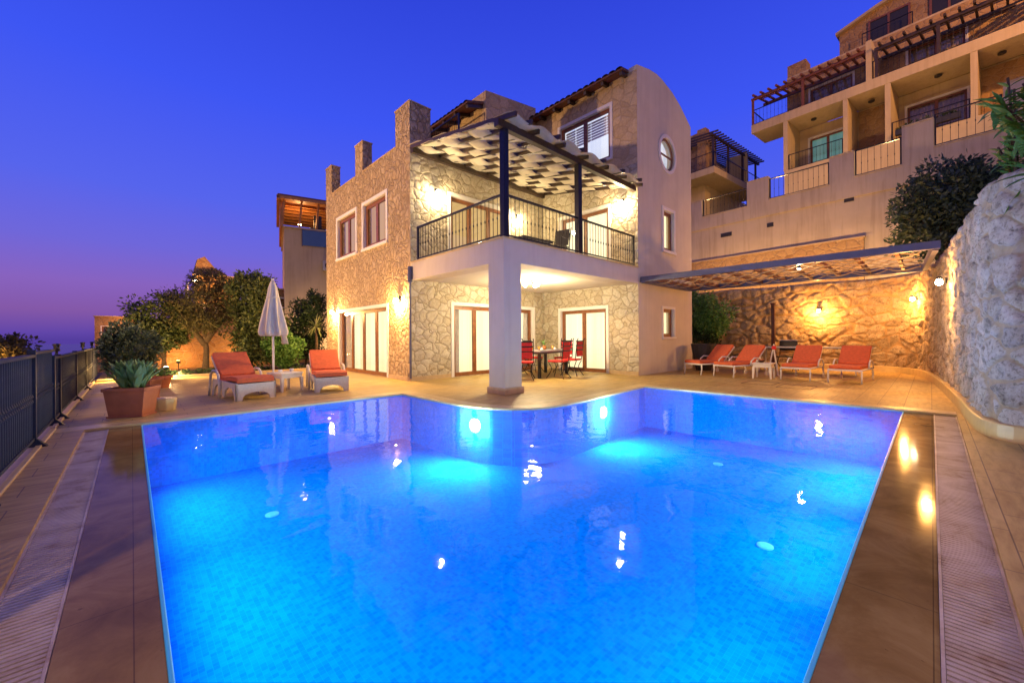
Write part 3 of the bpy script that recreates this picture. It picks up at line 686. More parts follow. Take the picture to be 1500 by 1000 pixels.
# smooth the corners of the plan
def chaikin(P,n=2):
    for _ in range(n):
        Q=[P[0]]
        for a,b in zip(P,P[1:]):
            Q+=[(a[0]*.75+b[0]*.25,a[1]*.75+b[1]*.25),(a[0]*.25+b[0]*.75,a[1]*.25+b[1]*.75)]
        Q.append(P[-1]); P=Q
    return P
PS=chaikin(PATH)
RS=resample(PS,lambda c:.022 if c.x<10 else .045)
bw=thing('boulder_wall','tall curved garden wall of rough boulders in mortar on the right','stone wall',(0,0,0))
zs=[.0+.0258*i for i in range(111)]; nzs=len(zs); V=[];CA=[]
for i,(p,s_) in enumerate(RS):
    a=RS[max(0,i-1)][0]; b=RS[min(len(RS)-1,i+1)][0]; d=(b-a).normalized(); nrm=Vector((d.y,-d.x))  # pointing to the pool side
    ztop=2.83+.05*noise.noise(Vector((s_*.8,0,0)))
    for z in zs:
        zz=z/zs[-1]*ztop
        w=noise.noise_vector(Vector((s_*1.3,zz*1.3,3)))*.16
        dd,pp=noise.voronoi(Vector((s_*2.8,zz*3.5,1.5))+Vector((w.x,w.y,0))*3.6,distance_metric='DISTANCE')
        e=min(1,max(0,(dd[1]-dd[0]-.04)/.13)); e=e*e*(3-2*e)
        idr=abs(noise.cell(pp[0]*7.3)); idr=idr-int(idr)
        fn_=noise.fractal(Vector((s_*5,zz*5,0)),.8,2.,4)
        fr_=noise.ridged_multi_fractal(Vector((s_*3.5,zz*3.5,7)),.9,2.1,5,1.,2.)-1.1
        off=e*(.026+.034*idr)+fn_*.014*(.4+e)+fr_*.012*(.3+e)
        if zz>ztop-.08: off-= (zz-ztop+.08)**2*12
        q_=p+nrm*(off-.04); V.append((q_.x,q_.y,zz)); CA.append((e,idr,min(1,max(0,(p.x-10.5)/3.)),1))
    # top cap vertex going back
    V.append((p.x-nrm.x*.45,p.y-nrm.y*.45,ztop+.02)); CA.append((.2,.5,0,1))
st=nzs+1
m=MB(); m.v=V; m.f=[(i*st+j,(i+1)*st+j,(i+1)*st+j+1,i*st+j+1) for i in range(len(RS)-1) for j in range(st-1)]
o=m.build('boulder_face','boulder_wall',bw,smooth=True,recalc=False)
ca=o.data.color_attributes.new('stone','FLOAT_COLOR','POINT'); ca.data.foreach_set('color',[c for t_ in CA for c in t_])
m=MB(); PP=resample(PS,lambda c:.12); V=[]
for i in range(len(PP)):
    p=PP[i][0]; d=(PP[min(len(PP)-1,i+1)][0]-PP[max(0,i-1)][0]).normalized(); nn=Vector((d.y,-d.x))
    for off,z in ((-.05,.2),(.05,.2),(.062,.188),(.07,ZD-.02)): q_=p+nn*off; V.append((q_.x,q_.y,z))
m.v=V; m.f=[(i*4+j,(i+1)*4+j,(i+1)*4+j+1,i*4+j+1) for i in range(len(PP)-1) for j in range(3)]
m.build('plinth','travertine_coping',bw)
G3='spot lamps on the curved boulder wall'
def spot_lamp(label,loc,n,pw):
    rz=math.atan2(n[1],n[0]); t=thing('wall_spotlight',label,'wall lamp',loc,rz,G3)
    m=MB(); m.box(0,.03,-.04,.04,-.05,.05); m.lathe([(.03,.07),(.04,.05),(.04,.03)],(.1,0,0),16); m.build('housing','black_iron',t)
    m=MB(); m.lathe([(.02,.03),(.04,.01),(.05,-.03),(.04,-.065),(.01,-.08)],(.1,0,0),14); m.build('bulb','bulb_warm',t,smooth=True)
    lamp('glow','POINT',(.28,0,-.12),pw,AMB,t,.05)
spot_lamp('glowing spotlight on the back boulder wall above the loungers',(16.12,2.5,1.93),(-1,0),140)
spot_lamp('glowing spotlight where the back boulder wall starts to curve',(15.15,.25,2.1),(-.28,1),150)
spot_lamp('glowing spotlight nearest the camera on the curved boulder wall',(10.45,-.2,2.09),(-.06,1),130)

# ------------------------------------------------------------------ garden pergola
gp=thing('garden_pergola','flat steel framed pergola with woven slats between villa and boulder wall','pergola')
z0=2.62
m=MB(); m.box(10.30,10.38,-.12,5.6,z0+.03,z0+.17); m.build('front_beam','steel_beam',gp); m=MB(); m.box(13.5,13.58,.1,5.6,z0,z0+.17); m.build('rear_beam','steel_beam',gp)
m=MB(); m.box(10.38,13.5,5.52,5.6,z0,z0+.17); m.build('side_beam','steel_beam',gp); m=MB(); m.bar((10.36,-.06,z0+.09),(13.54,.1,z0+.09),.08,.17); m.build('side_beam','steel_beam',gp)
for k in range(9):
    y=.45+k*.6; m=MB(); m.box(10.38,13.5,y-.03,y+.03,z0+.04,z0+.12); m.build('rafter','red_wood',gp)
for k in range(9):
    x=10.6+k*.34; m=MB(); nn=80
    for i in range(nn+1):
        y=.15+5.35*i/nn; off=.075*math.cos(PI*(y-.45)/.6+k*PI)
        m.v+=[(x-.06,y,z0+.08+off),(x+.06,y,z0+.08+off)]
    m.f=[(2*i,2*i+1,2*i+3,2*i+2) for i in range(nn)]
    o=m.build('woven_slat','slat_wood',gp,smooth=True,recalc=False); md=o.modifiers.new('thickness','SOLIDIFY'); md.thickness=.012
t=thing('pergola_spot','small lit spot under the slats of the garden pergola','spot lamp',(10.9,2.05,z0+.02)); m=MB(); m.lathe([(.03,.06),(.045,.0),(.04,-.005)],(0,0,0),12); m.build('housing','black_iron',t); m=MB(); m.lathe([(.035,-.006),(.03,-.02),(.01,-.025)],(0,0,0),12); m.build('bulb','bulb_small',t); lamp('glow','POINT',(0,0,-.1),12,WHT,t,.03)

# ------------------------------------------------------------------ left fence
def fence_panel(y0,y1,h,label,posts=True):
    t=thing('fence_panel',label,'fence',(-.76,y0,.03),0,'grey painted railing panels toward the sea'); L=y1-y0
    m=MB(); m.box(-.03,.03,.03,L,h-.03,h); m.build('top_rail','grey_paint_metal',t); m=MB(); m.box(-.02,.02,.03,L,.07,.1); m.build('bottom_rail','grey_paint_metal',t)
    m=MB(); m.box(-.03,.03,-.03,.03,0,h+.02); m.hexa([(-.03,-.04,0),(.11,-.04,0),(.11,.04,0),(-.03,.04,0)],[(-.03,-.02,.09),(.03,-.02,.09),(.03,.02,.09),(-.03,.02,.09)]); m.build('post','grey_paint_metal',t)
    b=MB(); hh=h-.13
    b.tube([(0,0,.1),(0,0,.1+hh*.42)],.013,6); b.lathe([(.011,0),(.024,.03),(.011,.055),(.024,.08),(.011,.11)],(0,0,.1+hh*.42),8); b.tube([(0,0,.1+hh*.42+.11),(0,0,h-.03)],.011,6)
    o=b.build('picket','grey_paint_metal',t); n=int(L/.085)
    for k in range(1,n):
        c=o if k==1 else o.copy()
        if k>1: COL.objects.link(c); c.parent=t
        c.location=(0,L*k/n,0)
ys_=[-2.4,.2,2.3,4.35,6.5,7.95,8.55,10.9,13.1,15.2,17.4]
lb=['behind the camera','beside the camera','third panel from the camera end, cut by the left picture edge','nearest panel fully in view','panel left of the overflow grate end','short panel beside the big terracotta planter','panel behind the terracotta planter','panel next to the small pot row','panel beside the round grey-green shrub','farthest panel, at the garden bed']
for k in range(2,len(ys_)-1):
    fence_panel(ys_[k],ys_[k+1],.97 if k<4 else (1.0 if k==4 else .9),'grey metal railing '+lb[k])
for i,(y,lab) in enumerate(((11.3,'dark post lantern outside the railing, nearest of three'),(16.8,'dark post lantern outside the railing, middle of three'),(20.5,'dark post lantern outside the railing, farthest of three'))):
    t=thing('post_lantern',lab,'lantern',(-1.02,y,0),0,'dark lanterns outside the railing'); m=MB(); m.tube([(0,0,-.6),(0,0,1.0)],.02,8); m.build('pole','black_iron',t)
    m=MB(); m.lathe([(.03,1.0),(.05,1.01),(.05,1.03),(.04,1.04),(.04,1.1),(.055,1.11),(.05,1.14),(.0,1.15)],(0,0,-.06),8); m.build('head','black_iron',t)

# ------------------------------------------------------------------ furniture
def lounger_metal():
    t=thing('sun_lounger','x','sun lounger')
    # foot toward -X (local), along X; length 1.85, width .64
    w=.3
    for s in(-1,1):
        m=MB(); y=s*w; m.tube([(0,y,.3),(1.25,y,.3)],.018,8); m.build('side_rail','white_paint',t,smooth=True)
        m=MB(); m.tube([(.02,y,.3),(.03,y,.15),(.0,y,.0)],.018,8); m.build('leg','white_paint',t,smooth=True)
        m=MB(); m.tube([(1.2,y,.3),(1.3,y,.15),(1.28,y,.06)],.018,8); m.build('leg','white_paint',t,smooth=True)
        m=MB(lambda a,b,c,y=y:(a+1.3,y+c,b+.06)); m.lathe([(.03,-.012),(.06,-.012),(.06,.012),(.03,.012)],(0,0,0),16); m.build('wheel','white_paint',t)
        m=MB(); y2=s*(w+.03); m.tube([(.62,y2,.3),(.66,y2,.42),(.78,y2,.5),(.98,y2,.49),(1.12,y2,.4),(1.16,y2,.3)],.017,8); m.build('armrest','white_paint',t,smooth=True)
    m=MB(); m.bar((0,-w,.3),(0,w,.3),.03,.04); m.build('front_bar','white_paint',t)
    m=MB(); m.box(-.02,.92,-.285,.285,.32,.4); m.build('seat_cushion','orange_fabric',t,bevel=.025)
    a=R(44); m=MB(); c,s_=math.cos(a),math.sin(a)
    f=lambda u,v,k:(.88+u*c-k*s_,v,.36+u*s_+k*c)
    m.hexa([f(0,-.285,0),f(.62,-.285,0),f(.62,.285,0),f(0,.285,0)],[f(0,-.285,.08),f(.62,-.285,.08),f(.62,.285,.08),f(0,.285,.08)]); m.build('back_cushion','orange_fabric',t,bevel=.025)
    m=MB(); 
    for s in(-1,1): m.bar(f(0,s*.27,-.02),f(.62,s*.27,-.02),.025,.025)
    m.bar(f(.6,-.27,-.02),f(.6,.27,-.02),.025,.025); m.bar(f(.4,0,-.02),(1.4,0,.3),.02,.02); m.build('back_frame','white_paint',t)
    return t
GL='orange cushioned metal loungers under the garden pergola'
L0=lounger_metal(); L0['group']=GL; L0.location=(11.7,4.75,ZD); L0.rotation_euler=(0,0,R(-22)); L0['label']='orange cushioned sun lounger nearest the villa gable'
copy_tree(L0,None,(11.5,3.86,ZD),R(-20),'orange cushioned sun lounger just left of the white side table')
copy_tree(L0,None,(11.72,2.3,ZD),R(-3),'orange cushioned sun lounger just right of the white side table')
copy_tree(L0,None,(11.75,1.37,ZD),R(-4),'orange cushioned sun lounger at the right end, nearest the boulder wall')
def side_table(label,loc,rz,w,d,h):
    t=thing('side_table',label,'side table',loc,rz,'small white side tables'); m=MB(); m.box(-w/2,w/2,-d/2,d/2,h-.035,h); m.box(-w/2+.02,w/2-.02,-d/2+.02,d/2-.02,h-.12,h-.036); m.build('table_top','table_white',t,bevel=.008)
    for a in(-1,1):
        for b in(-1,1): m=MB(); x,y=a*(w/2-.035),b*(d/2-.035); m.hexa([(x-.018+a*.012,y-.018+b*.012,0),(x+.018+a*.012,y-.018+b*.012,0),(x+.018+a*.012,y+.018+b*.012,0),(x-.018+a*.012,y+.018+b*.012,0)],[(x-.03,y-.03,h-.1),(x+.03,y-.03,h-.1),(x+.03,y+.03,h-.1),(x-.03,y+.03,h-.1)]); m.build('leg','table_white',t)
    return t
side_table('white side table between the orange loungers under the pergola',(11.85,3.0,ZD),R(2),.42,.44,.4)
t=thing('snack_bowl','small bowl and rolled towel on the white table between the right loungers','bowl',(11.85,3.03,ZD+.4)); m=MB(); m.lathe([(.03,0),(.05,.01),(.08,.05),(.085,.06),(.07,.055),(.04,.02)],(0,.02,0),16); m.build('bowl','brown_metal',t,smooth=True)
m=MB(); 
for k in range(5): m.lathe([(.005,.0),(.028,.015),(.03,.035),(.015,.055)],(.035*math.cos(k*1.3),.02+.035*math.sin(k*1.3),.03+.01*(k%2)),8)
m.build('fruit','terracotta',t,smooth=True)
t=thing('rolled_towel','small rolled cream towel beside the bowl on the right side table','towel',(11.9,3.14,ZD+.435)); m=MB(); m.tube([(-.07,0,0),(.07,0,0)],.035,12); o=m.build('roll','umbrella_fabric',t,smooth=True)

def lounger_wicker():
    t=thing('wicker_lounger','x','sun lounger')   # foot toward -Y, local origin at foot centre
    w=.33; fn=lambda u,v,k:(k,u,v)
    # front skirt with arch
    def arch(hw,h,legw,zt):
        P=[(-hw,0),(-hw-.0,zt),(hw,zt),(hw,0),(hw-legw,0)]; n=10
        for i in range(n+1):
            a=PI*i/n; P.append(((hw-legw)*math.cos(a),h*math.sin(a)**.7))
        return P+[(-hw+legw,0)] if False else P
    m=MB(); P=arch(w,.14,.1,.3); m.prism([(u,v) for u,v in P],lambda u,v,k:(u,k,v),0,.03); m.build('front_skirt','cream_wicker',t)
    for s in(-1,1):
        P=[(0,0),(0,.3),(.0,.31),(1.25,.33),(1.32,.3),(1.36,0),(1.26,0)]
        for i in range(9):
            a=PI*i/8; P.append((.98+.26*math.cos(a),.02+.22*math.sin(a)))
        for i in range(9):
            a=PI*i/8; P.append((.36+.28*math.cos(a),.02+.2*math.sin(a)))
        P.append((.06,0)); m=MB(); m.prism(P,lambda u,v,k,s=s:(s*(w-.0)+k*-s,u,v),0,.03) ; m.build('side_skirt','cream_wicker',t)
        m=MB(); x=s*(w+.035); m.tube([(x,.75,.0),(x,.78,.3),(x,.84,.44),(x,.95,.5),(x,1.15,.5),(x,1.28,.42),(x,1.34,.2),(x,1.38,0)],.024,8); m.build('arm','cream_wicker',t,smooth=True)
    m=MB(); m.box(-w+.03,w-.03,.03,1.2,.26,.3); m.build('seat_deck','cream_wicker',t)
    P=[(.0,.32),(.12,.345),(.45,.34),(.75,.315),(.98,.33)]; m=MB()
    for (a,za),(b,zb) in zip(P,P[1:]): m.hexa([(-.3,a,za-.0),(.3,a,za),(.3,b,zb),(-.3,b,zb)],[(-.3,a,za+.075),(.3,a,za+.075),(.3,b,zb+.075),(-.3,b,zb+.075)])
    m.build('seat_cushion','orange_fabric',t,smooth=False)
    a=R(39); c,s_=math.cos(a),math.sin(a); f=lambda u,v,k:(v,.95+u*c-k*s_,.36+u*s_+k*c)
    m=MB(); m.hexa([f(0,-.3,0),f(.68,-.3,0),f(.68,.3,0),f(0,.3,0)],[f(0,-.3,.08),f(.68,-.3,.08),f(.68,.3,.08),f(0,.3,.08)]); m.build('back_cushion','orange_fabric',t,bevel=.02)
    m=MB(); m.hexa([f(0,-.31,-.04),f(.66,-.31,-.04),f(.66,.31,-.04),f(0,.31,-.04)],[f(0,-.31,-.005),f(.66,-.31,-.005),f(.66,.31,-.005),f(0,.31,-.005)]); m.bar(f(.5,0,-.03),(0,1.7,.02),.04,.03); m.build('backrest','cream_wicker',t)
    return t
W0=lounger_wicker(); W0['group']='cream wicker loungers beside the closed parasol'; W0.location=(1.67,8.62,ZD); W0.rotation_euler=(0,0,R(8)); W0['label']='cream wicker lounger with orange cushion left of the closed parasol'
copy_tree(W0,None,(3.03,8.65,ZD),R(-12),'cream wicker lounger with orange cushion right of the closed parasol')
side_table('cream side table beside the parasol pole between the wicker loungers',(2.38,9.55,ZD),R(20),.5,.5,.4)
for dx,dy,lab in ((-.12,-.1,'small white cup on the left side table, nearer the pole'),(.15,.1,'small white cup on the left side table, farther from the pole')):
    t=thing('cup',lab,'cup',(2.38+dx,9.55+dy,ZD+.4),0,'cups on the left side table'); m=MB(); m.lathe([(.03,0),(.045,.05),(.045,.06),(.035,.055)],(0,0,0),14); m.build('bowl','ceramic',t,smooth=True)
# closed parasol
t=thing('closed_parasol','closed white parasol on a pole between the wicker loungers','parasol',(2.2,9.75,ZD))
m=MB(); m.tube([(0,0,.0),(0,0,2.4)],.022,10); m.build('pole','white_paint',t,smooth=True)
m=MB(); m.lathe([(.26,0),(.26,.06),(.2,.1),(.05,.14),(.035,.3)],(0,0,0),24); m.build('base','travertine_plinth',t)
m=MB(); prof=[(.012,2.38),(.04,2.33),(.085,2.2),(.11,2.02),(.16,1.75),(.215,1.45),(.25,1.27),(.24,1.2),(.21,1.17)]
m.lathe(prof,(0,0,0),64,mod=lambda a,z:1+.2*math.sin(8*a+.7*math.sin(z*5))*min(1,(2.4-z)*1.2)+.05*math.sin(3*a+z*2)); m.build('folded_canopy','umbrella_fabric',t,smooth=True)
m=MB(); m.hexa([(.16,-.1,1.0),(.27,-.12,1.0),(.29,.05,1.0),(.18,.06,1.0)],[(.12,-.08,1.5),(.16,-.1,1.5),(.17,.04,1.5),(.13,.05,1.5)]); m.build('loose_flap','umbrella_fabric',t,smooth=True)
m=MB(); m.lathe([(.118,1.98),(.125,2.0),(.118,2.02)],(0,0,0),24); m.build('tie_band','umbrella_fabric',t)

# planter with succulent
def rosette(m,c,n,L,w,up,seed):
    rnd=random.Random(seed)
    for k in range(n):
        a=k*2.4+rnd.uniform(-.2,.2); el=R(rnd.uniform(*up)); l=L*rnd.uniform(.75,1.1); ww=w*rnd.uniform(.8,1.15)
        d=Vector((math.cos(a),math.sin(a),0)); s_=Vector((-math.sin(a),math.cos(a),0)); P=[]
        for i in range(5):
            t_=i/4; e=el-t_*.5; 
            p=Vector(c)+d*(l*t_*math.cos(el-.25*t_))+Vector((0,0,l*t_*math.sin(el-.25*t_))); wd=ww*math.sin(PI*min(.97,.12+t_*.86))
            P+=[p-s_*wd+Vector((0,0,wd*.35)),p,p+s_*wd+Vector((0,0,wd*.35))]
        m.add(P,[(3*i+j,3*i+j+1,3*i+j+4,3*i+j+3) for i in range(4) for j in range(2)])
def planter(name,label,loc,rz,w,d,h,soil=True,grp=None):
    t=thing(name,label,'planter',loc,rz,grp); m=MB()
    for (a,b,c,e) in ((.8,0,1,h),):
        o0=[(-w/2*a,-d/2*a,0),(w/2*a,-d/2*a,0),(w/2*a,d/2*a,0),(-w/2*a,d/2*a,0)]; o1=[(-w/2,-d/2,h),(w/2,-d/2,h),(w/2,d/2,h),(-w/2,d/2,h)]
        m.add(o0+o1,[(0,3,2,1),(0,1,5,4),(1,2,6,5),(2,3,7,6),(3,0,4,7)])
        i1=[(x*.88,y*.84,z) for x,y,z in o1]; i0=[(x*.86,y*.82,h-.05) for x,y,z in o1]; m.add(o1+i1+i0,[(0,1,5,4),(1,2,6,5),(2,3,7,6),(3,0,4,7),(4,5,9,8),(5,6,10,9),(6,7,11,10),(7,4,8,11)])
    m.build('trough','terracotta',t,recalc=False)
    r=MB(); 
    for s in(-1,1): r.box(-w/2-.012,w/2+.012,s*(d/2+.0)-.014,s*(d/2)+.014,h-.045,h+.004); r.box(s*w/2-.014,s*w/2+.014,-d/2+.0145,d/2-.0145,h-.044,h+.003)
    r.build('rim','terracotta',t,bevel=.004)
    m=MB(); m.box(-w/2*.86,w/2*.86,-d/2*.82,d/2*.82,h-.07,h-.045); m.build('earth','soil',t)
    m=MB(); m.box(-w/2*.88,w/2*.88,-d/2*.92,d/2*.92,0,.025); m.build('saucer','terracotta',t,bevel=.005)
    return t
ra_=math.atan2(-.52,.37)
planter('terracotta_planter','large rectangular terracotta planter at the left pool corner',(.0,8.13,ZD),-R(30),.5,.36,.42)
t=thing('succulent_plant','light green succulent with thick upright leaves in the large planter','plant',(.0,8.13,ZD+.37),-R(30)); 
for i,(x,y) in enumerate(((-.12,.1),(0,0),(.12,-.13),(.08,.06),(-.04,-.1),(-.16,.18),(.14,-.02))):
    m=MB(); rosette(m,(x,y,0),24,.45,.042,(60,90),i); m.build('leaf_rosette','leaf_succulent',t,smooth=True,recalc=False)
planter('terracotta_planter','second rectangular terracotta planter behind the succulent planter',(.12,10.2,ZD),-R(30),.5,.38,.38)
def crown(m,c,rad,n,leaf,seed,clumps=14,aspect=2.2,droop=0,hollow=.35):
    rnd=random.Random(seed); cl=[]
    clumps=int(clumps*1.5)
    for k in range(clumps):
        while True:
            v=Vector((rnd.uniform(-1,1),rnd.uniform(-1,1),rnd.uniform(-1,1)))
            if v.length<1: break
        if v.length>0: v=v.normalized()*(v.length**.45)
        cl.append((Vector((c[0]+v.x*rad[0]*.85,c[1]+v.y*rad[1]*.85,c[2]+v.z*rad[2]*.85)),rnd.choice((.2,.26,.32,.38))))
    for k in range(n):
        cc,rr=cl[rnd.randrange(clumps)]
        v=Vector((rnd.gauss(0,1),rnd.gauss(0,1),rnd.gauss(0,1))).normalized()*(rnd.uniform(0,1)**.4)
        p=cc+Vector((v.x*rad[0],v.y*rad[1],v.z*rad[2]))*rr*1.15
        d=(v+Vector((rnd.gauss(0,.6),rnd.gauss(0,.6),rnd.gauss(0,.6)-droop))).normalized(); s_=d.cross(Vector((rnd.gauss(0,1),rnd.gauss(0,1),rnd.gauss(0,1)))).normalized()
        L=leaf*rnd.uniform(.6,1.25); w=L/aspect
        m.add([p,p+d*L*.5+s_*w*.5,p+d*L,p+d*L*.5-s_*w*.5],[(0,1,2,3)])
def tree(name,label,loc,parts,trunk,mat,leaf,n,seed,group=None,aspect=2.2,cat='tree',clumps=14,tr=.06):
    t=thing(name,label,cat,loc,0,group); m=MB(); rnd=random.Random(seed)
    for pts in trunk: m.tube([pts[0],*pts[1:]],[tr*(1-.6*i/(len(pts)-1)) for i in range(len(pts))],8)
    m.build('trunk','bark',t,smooth=True)
    sh=MB(); m=MB()
    for (c,rad,f) in parts:
        for k in range(9):
            v=Vector((rnd.gauss(0,1),rnd.gauss(0,1),abs(rnd.gauss(0,1))*.9)).normalized(); L_=rnd.uniform(.98,1.22)
            a_=Vector(c); b_=Vector(c)+Vector((v.x*rad[0],v.y*rad[1],v.z*rad[2]))*L_; b_.z+=.05
            sh.tube([a_,(a_+b_)/2+Vector((0,0,-.03)),b_],[tr*.22,tr*.14,tr*.05],5)
            for q_ in range(10):
                p=a_+(b_-a_)*(.55+.045*q_); d=((b_-a_).normalized()+Vector((rnd.gauss(0,.8),rnd.gauss(0,.8),rnd.gauss(0,.8)))).normalized(); s_=d.cross(Vector((rnd.gauss(0,1),rnd.gauss(0,1),1))).normalized(); LL=leaf*rnd.uniform(.7,1.1)
                m.add([p,p+d*LL*.5+s_*LL/aspect*.5,p+d*LL,p+d*LL*.5-s_*LL/aspect*.5],[(0,1,2,3)])
    sh.build('branches','bark',t)
    for i,(c,rad,f) in enumerate(parts): crown(m,c,rad,int(n*f),leaf,seed+i*31,clumps,aspect)
    m.build('crown',mat,t,recalc=False); return t
# shrub in the second planter
tree('potted_plant','thin stemmed green plant in the second terracotta planter',(.1,10.6,ZD+.35),[((0,0,.35),(.25,.25,.28),1)],[[(0,0,0),(.03,0,.2),(0,.02,.45)],[(0,0,0),(-.06,.04,.3)]],'leaf_olive',.09,700,3,cat='plant',clumps=8,tr=.012)
tree('round_shrub','big round grey-green shrub behind the planters at the railing',(-.05,12.6,ZD),[((0,0,.92),(.46,.46,.6),1)],[[(0,0,0),(.02,0,.4),(0,0,.9)],[(0,0,.2),(.15,.1,.8)],[(0,0,.2),(-.2,.05,.9)]],'leaf_grey',.085,9000,5,cat='shrub',clumps=26,tr=.035)
t=thing('terracotta_pot','small round terracotta pot with flowers beside the round shrub','pot',(.52,12.3,ZD)); m=MB(); m.lathe([(.1,0),(.16,.22),(.18,.22),(.18,.28),(.16,.28),(.15,.24)],(0,0,0),20); m.build('pot','terracotta',t,smooth=False)
m=MB(); crown(m,(0,0,.35),(.18,.18,.14),260,.07,9,6); m.build('foliage','leaf_green',t,recalc=False)
t=thing('stone_block','small pale octagonal stone block beside the large planter','block',(.38,8.35,ZD)); m=MB(); m.lathe([(.13,0),(.15,.17),(.13,.2)],(0,0,0),8); m.build('block','travertine_coping',t,bevel=.01)

# dining set
TX,TY=8.6,7.75
t=thing('dining_table','dark framed dining table set with plates under the veranda','dining table',(TX,TY,ZD),R(12)); m=MB(); m.box(-.95,.95,-.48,.48,.7,.74); m.build('table_top','granite_top',t,bevel=.006); m=MB()
m.box(-.9,.9,-.44,.44,.65,.699); m.build('apron','dark_plastic',t)
for a in(-1,1):
    for b in(-1,1): m=MB(); m.box(a*.8-.035,a*.8+.035,b*.36-.035,b*.36+.035,0,.65); m.build('leg','black_iron',t)
def dchair():
    t=thing('dining_chair','x','chair')  # faces +Y
    m=MB(); m.box(-.21,.21,-.2,.22,.43,.48); m.build('seat','red_fabric',t,bevel=.02)
    for s in(-1,1):
        m=MB(); m.tube([(s*.2,-.2,.44),(s*.21,-.23,.7),(s*.21,-.27,1.0),(s*.21,-.3,1.06)],.013,8); m.build('back_post','black_iron',t,smooth=True)
        for e in(-1,1):
            P=[]
            for i in range(9):
                k=i/8; P.append((s*(.17+.06*math.sin(k*PI)*-1+.05*k),e*(.14+.1*(2*abs(k-.42))**1.3),.43*(1-k)))
            m=MB(); m.tube(P,.012,6); m.build('leg','black_iron',t,smooth=True)
    m=MB(); m.box(-.185,.185,-.255,-.225,.55,.98); o=m.build('back_pad','red_fabric',t,bevel=.012)
    for z in(.72,.84,.965): 
        m=MB(); m.box(-.2,.2,-.262,-.218,z,z+.03); m.build('back_slat','black_iron',t)
    m=MB(); m.tube([(-.15,-.1,.2),(0,0,.24),(.15,.1,.2)],.008,6); m.tube([(.15,-.1,.2),(0,0,.24),(-.15,.1,.2)],.008,6); m.build('stretcher','black_iron',t)
    return t
D0=dchair(); D0['group']='red cushioned iron dining chairs'
cs=[((8.35,6.95),12,'red cushioned iron chair nearest the pool, at the near long side of the table'),((9.15,7.12),12,'red cushioned iron chair at the near side of the table, toward the right door'),
    ((9.78,7.95),100,'red cushioned iron chair at the right end of the table'),((8.2,8.45),192,'red cushioned iron chair at the far left side of the table'),((9.2,8.68),186,'red cushioned iron chair at the far right side of the table'),((7.45,7.3),-50,'red cushioned iron chair at the left end, half hidden by the post')]
for i,((x,y),a,lab) in enumerate(cs):
    if i==0: D0.location=(x,y,ZD); D0.rotation_euler=(0,0,R(a)); D0['label']=lab
    else: copy_tree(D0,None,(x,y,ZD),R(a),lab)
ZT2=ZD+.74
pl=[(8.15,7.38,'white plate at the near left place of the dining table'),(8.85,7.5,'white plate at the near right place of the dining table'),(8.1,7.95,'white plate at the far left place of the dining table'),(8.9,8.05,'white plate at the far right place of the dining table')]
for i,(x,y,lab) in enumerate(pl):
    t=thing('plate',lab,'plate',(x,y,ZT2),0,'plates set on the dining table'); m=MB(); m.lathe([(.06,0),(.12,.015),(.125,.018),(.07,.01)],(0,0,0),24); m.build('dish','ceramic',t,smooth=True); m=MB(); m.hexa([(-.05,-.03,.015),(.05,-.03,.015),(.05,.03,.015),(-.05,.03,.015)],[(0,-.005,.07),(.02,-.005,.07),(.02,.005,.07),(0,.005,.07)]); m.build('napkin','ceramic',t)
emit_or=simple('orange_juice',(.9,.35,.03),.2,0,.02,5,0)
for i,(x,y) in enumerate(((8.3,7.62),(8.75,7.78),(9.15,7.85),(8.45,8.0))):
    t=thing('glass',['orange filled glass beside the near left plate','orange filled glass beside the plant vase','orange filled glass toward the right end of the dining table','orange filled glass beside the far left plate'][i],'glass',(x,y,ZT2),0,'orange filled glasses on the dining table'); m=MB(); m.lathe([(.025,0),(.03,.1),(.028,.1)],(0,0,0),12); m.build('drink','orange_juice',t,smooth=True)
t=thing('vase_plant','small vase with spiky green leaves in the middle of the dining table','vase',(8.62,7.72,ZT2)); m=MB(); m.lathe([(.03,0),(.05,.04),(.03,.1),(.035,.12)],(0,0,0),14); m.build('vase','terracotta',t,smooth=True); m=MB(); rosette(m,(0,0,.1),12,.24,.014,(45,88),4); m.build('leaves','leaf_green',t,recalc=False)

# balcony furniture
t=thing('balcony_table','low dark table behind the balcony railing','table',(7.0,6.75,ZT)); m=MB(); m.box(-.5,.5,-.35,.35,.38,.42); m.build('table_top','dark_plastic',t)
for a in(-1,1):
    for b in(-1,1): m=MB(); m.tube([(a*.42,b*.28,.38),(a*.45,b*.3,0)],.015,6); m.build('leg','dark_plastic',t)
t=thing('balcony_chair','dark chair with fabric back on the balcony beside the right door','chair',(8.1,6.75,ZT),R(100)); m=MB(); m.box(-.22,.22,-.2,.22,.42,.45); m.build('seat','dark_plastic',t)
m=MB(); m.hexa([(-.2,-.22,.5),(.2,-.22,.5),(.2,-.2,.5),(-.2,-.2,.5)],[(-.2,-.32,.95),(.2,-.32,.95),(.2,-.3,.95),(-.2,-.3,.95)]); m.build('backrest','dark_plastic',t)
for a in(-1,1):
    m=MB(); m.tube([(a*.23,-.33,.98),(a*.23,-.2,.42),(a*.23,-.24,0)],.013,6); m.build('leg','black_iron',t); m=MB(); m.tube([(a*.23,-.2,.64),(a*.23,.2,.64),(a*.23,.22,0)],.013,6); m.build('leg','black_iron',t)

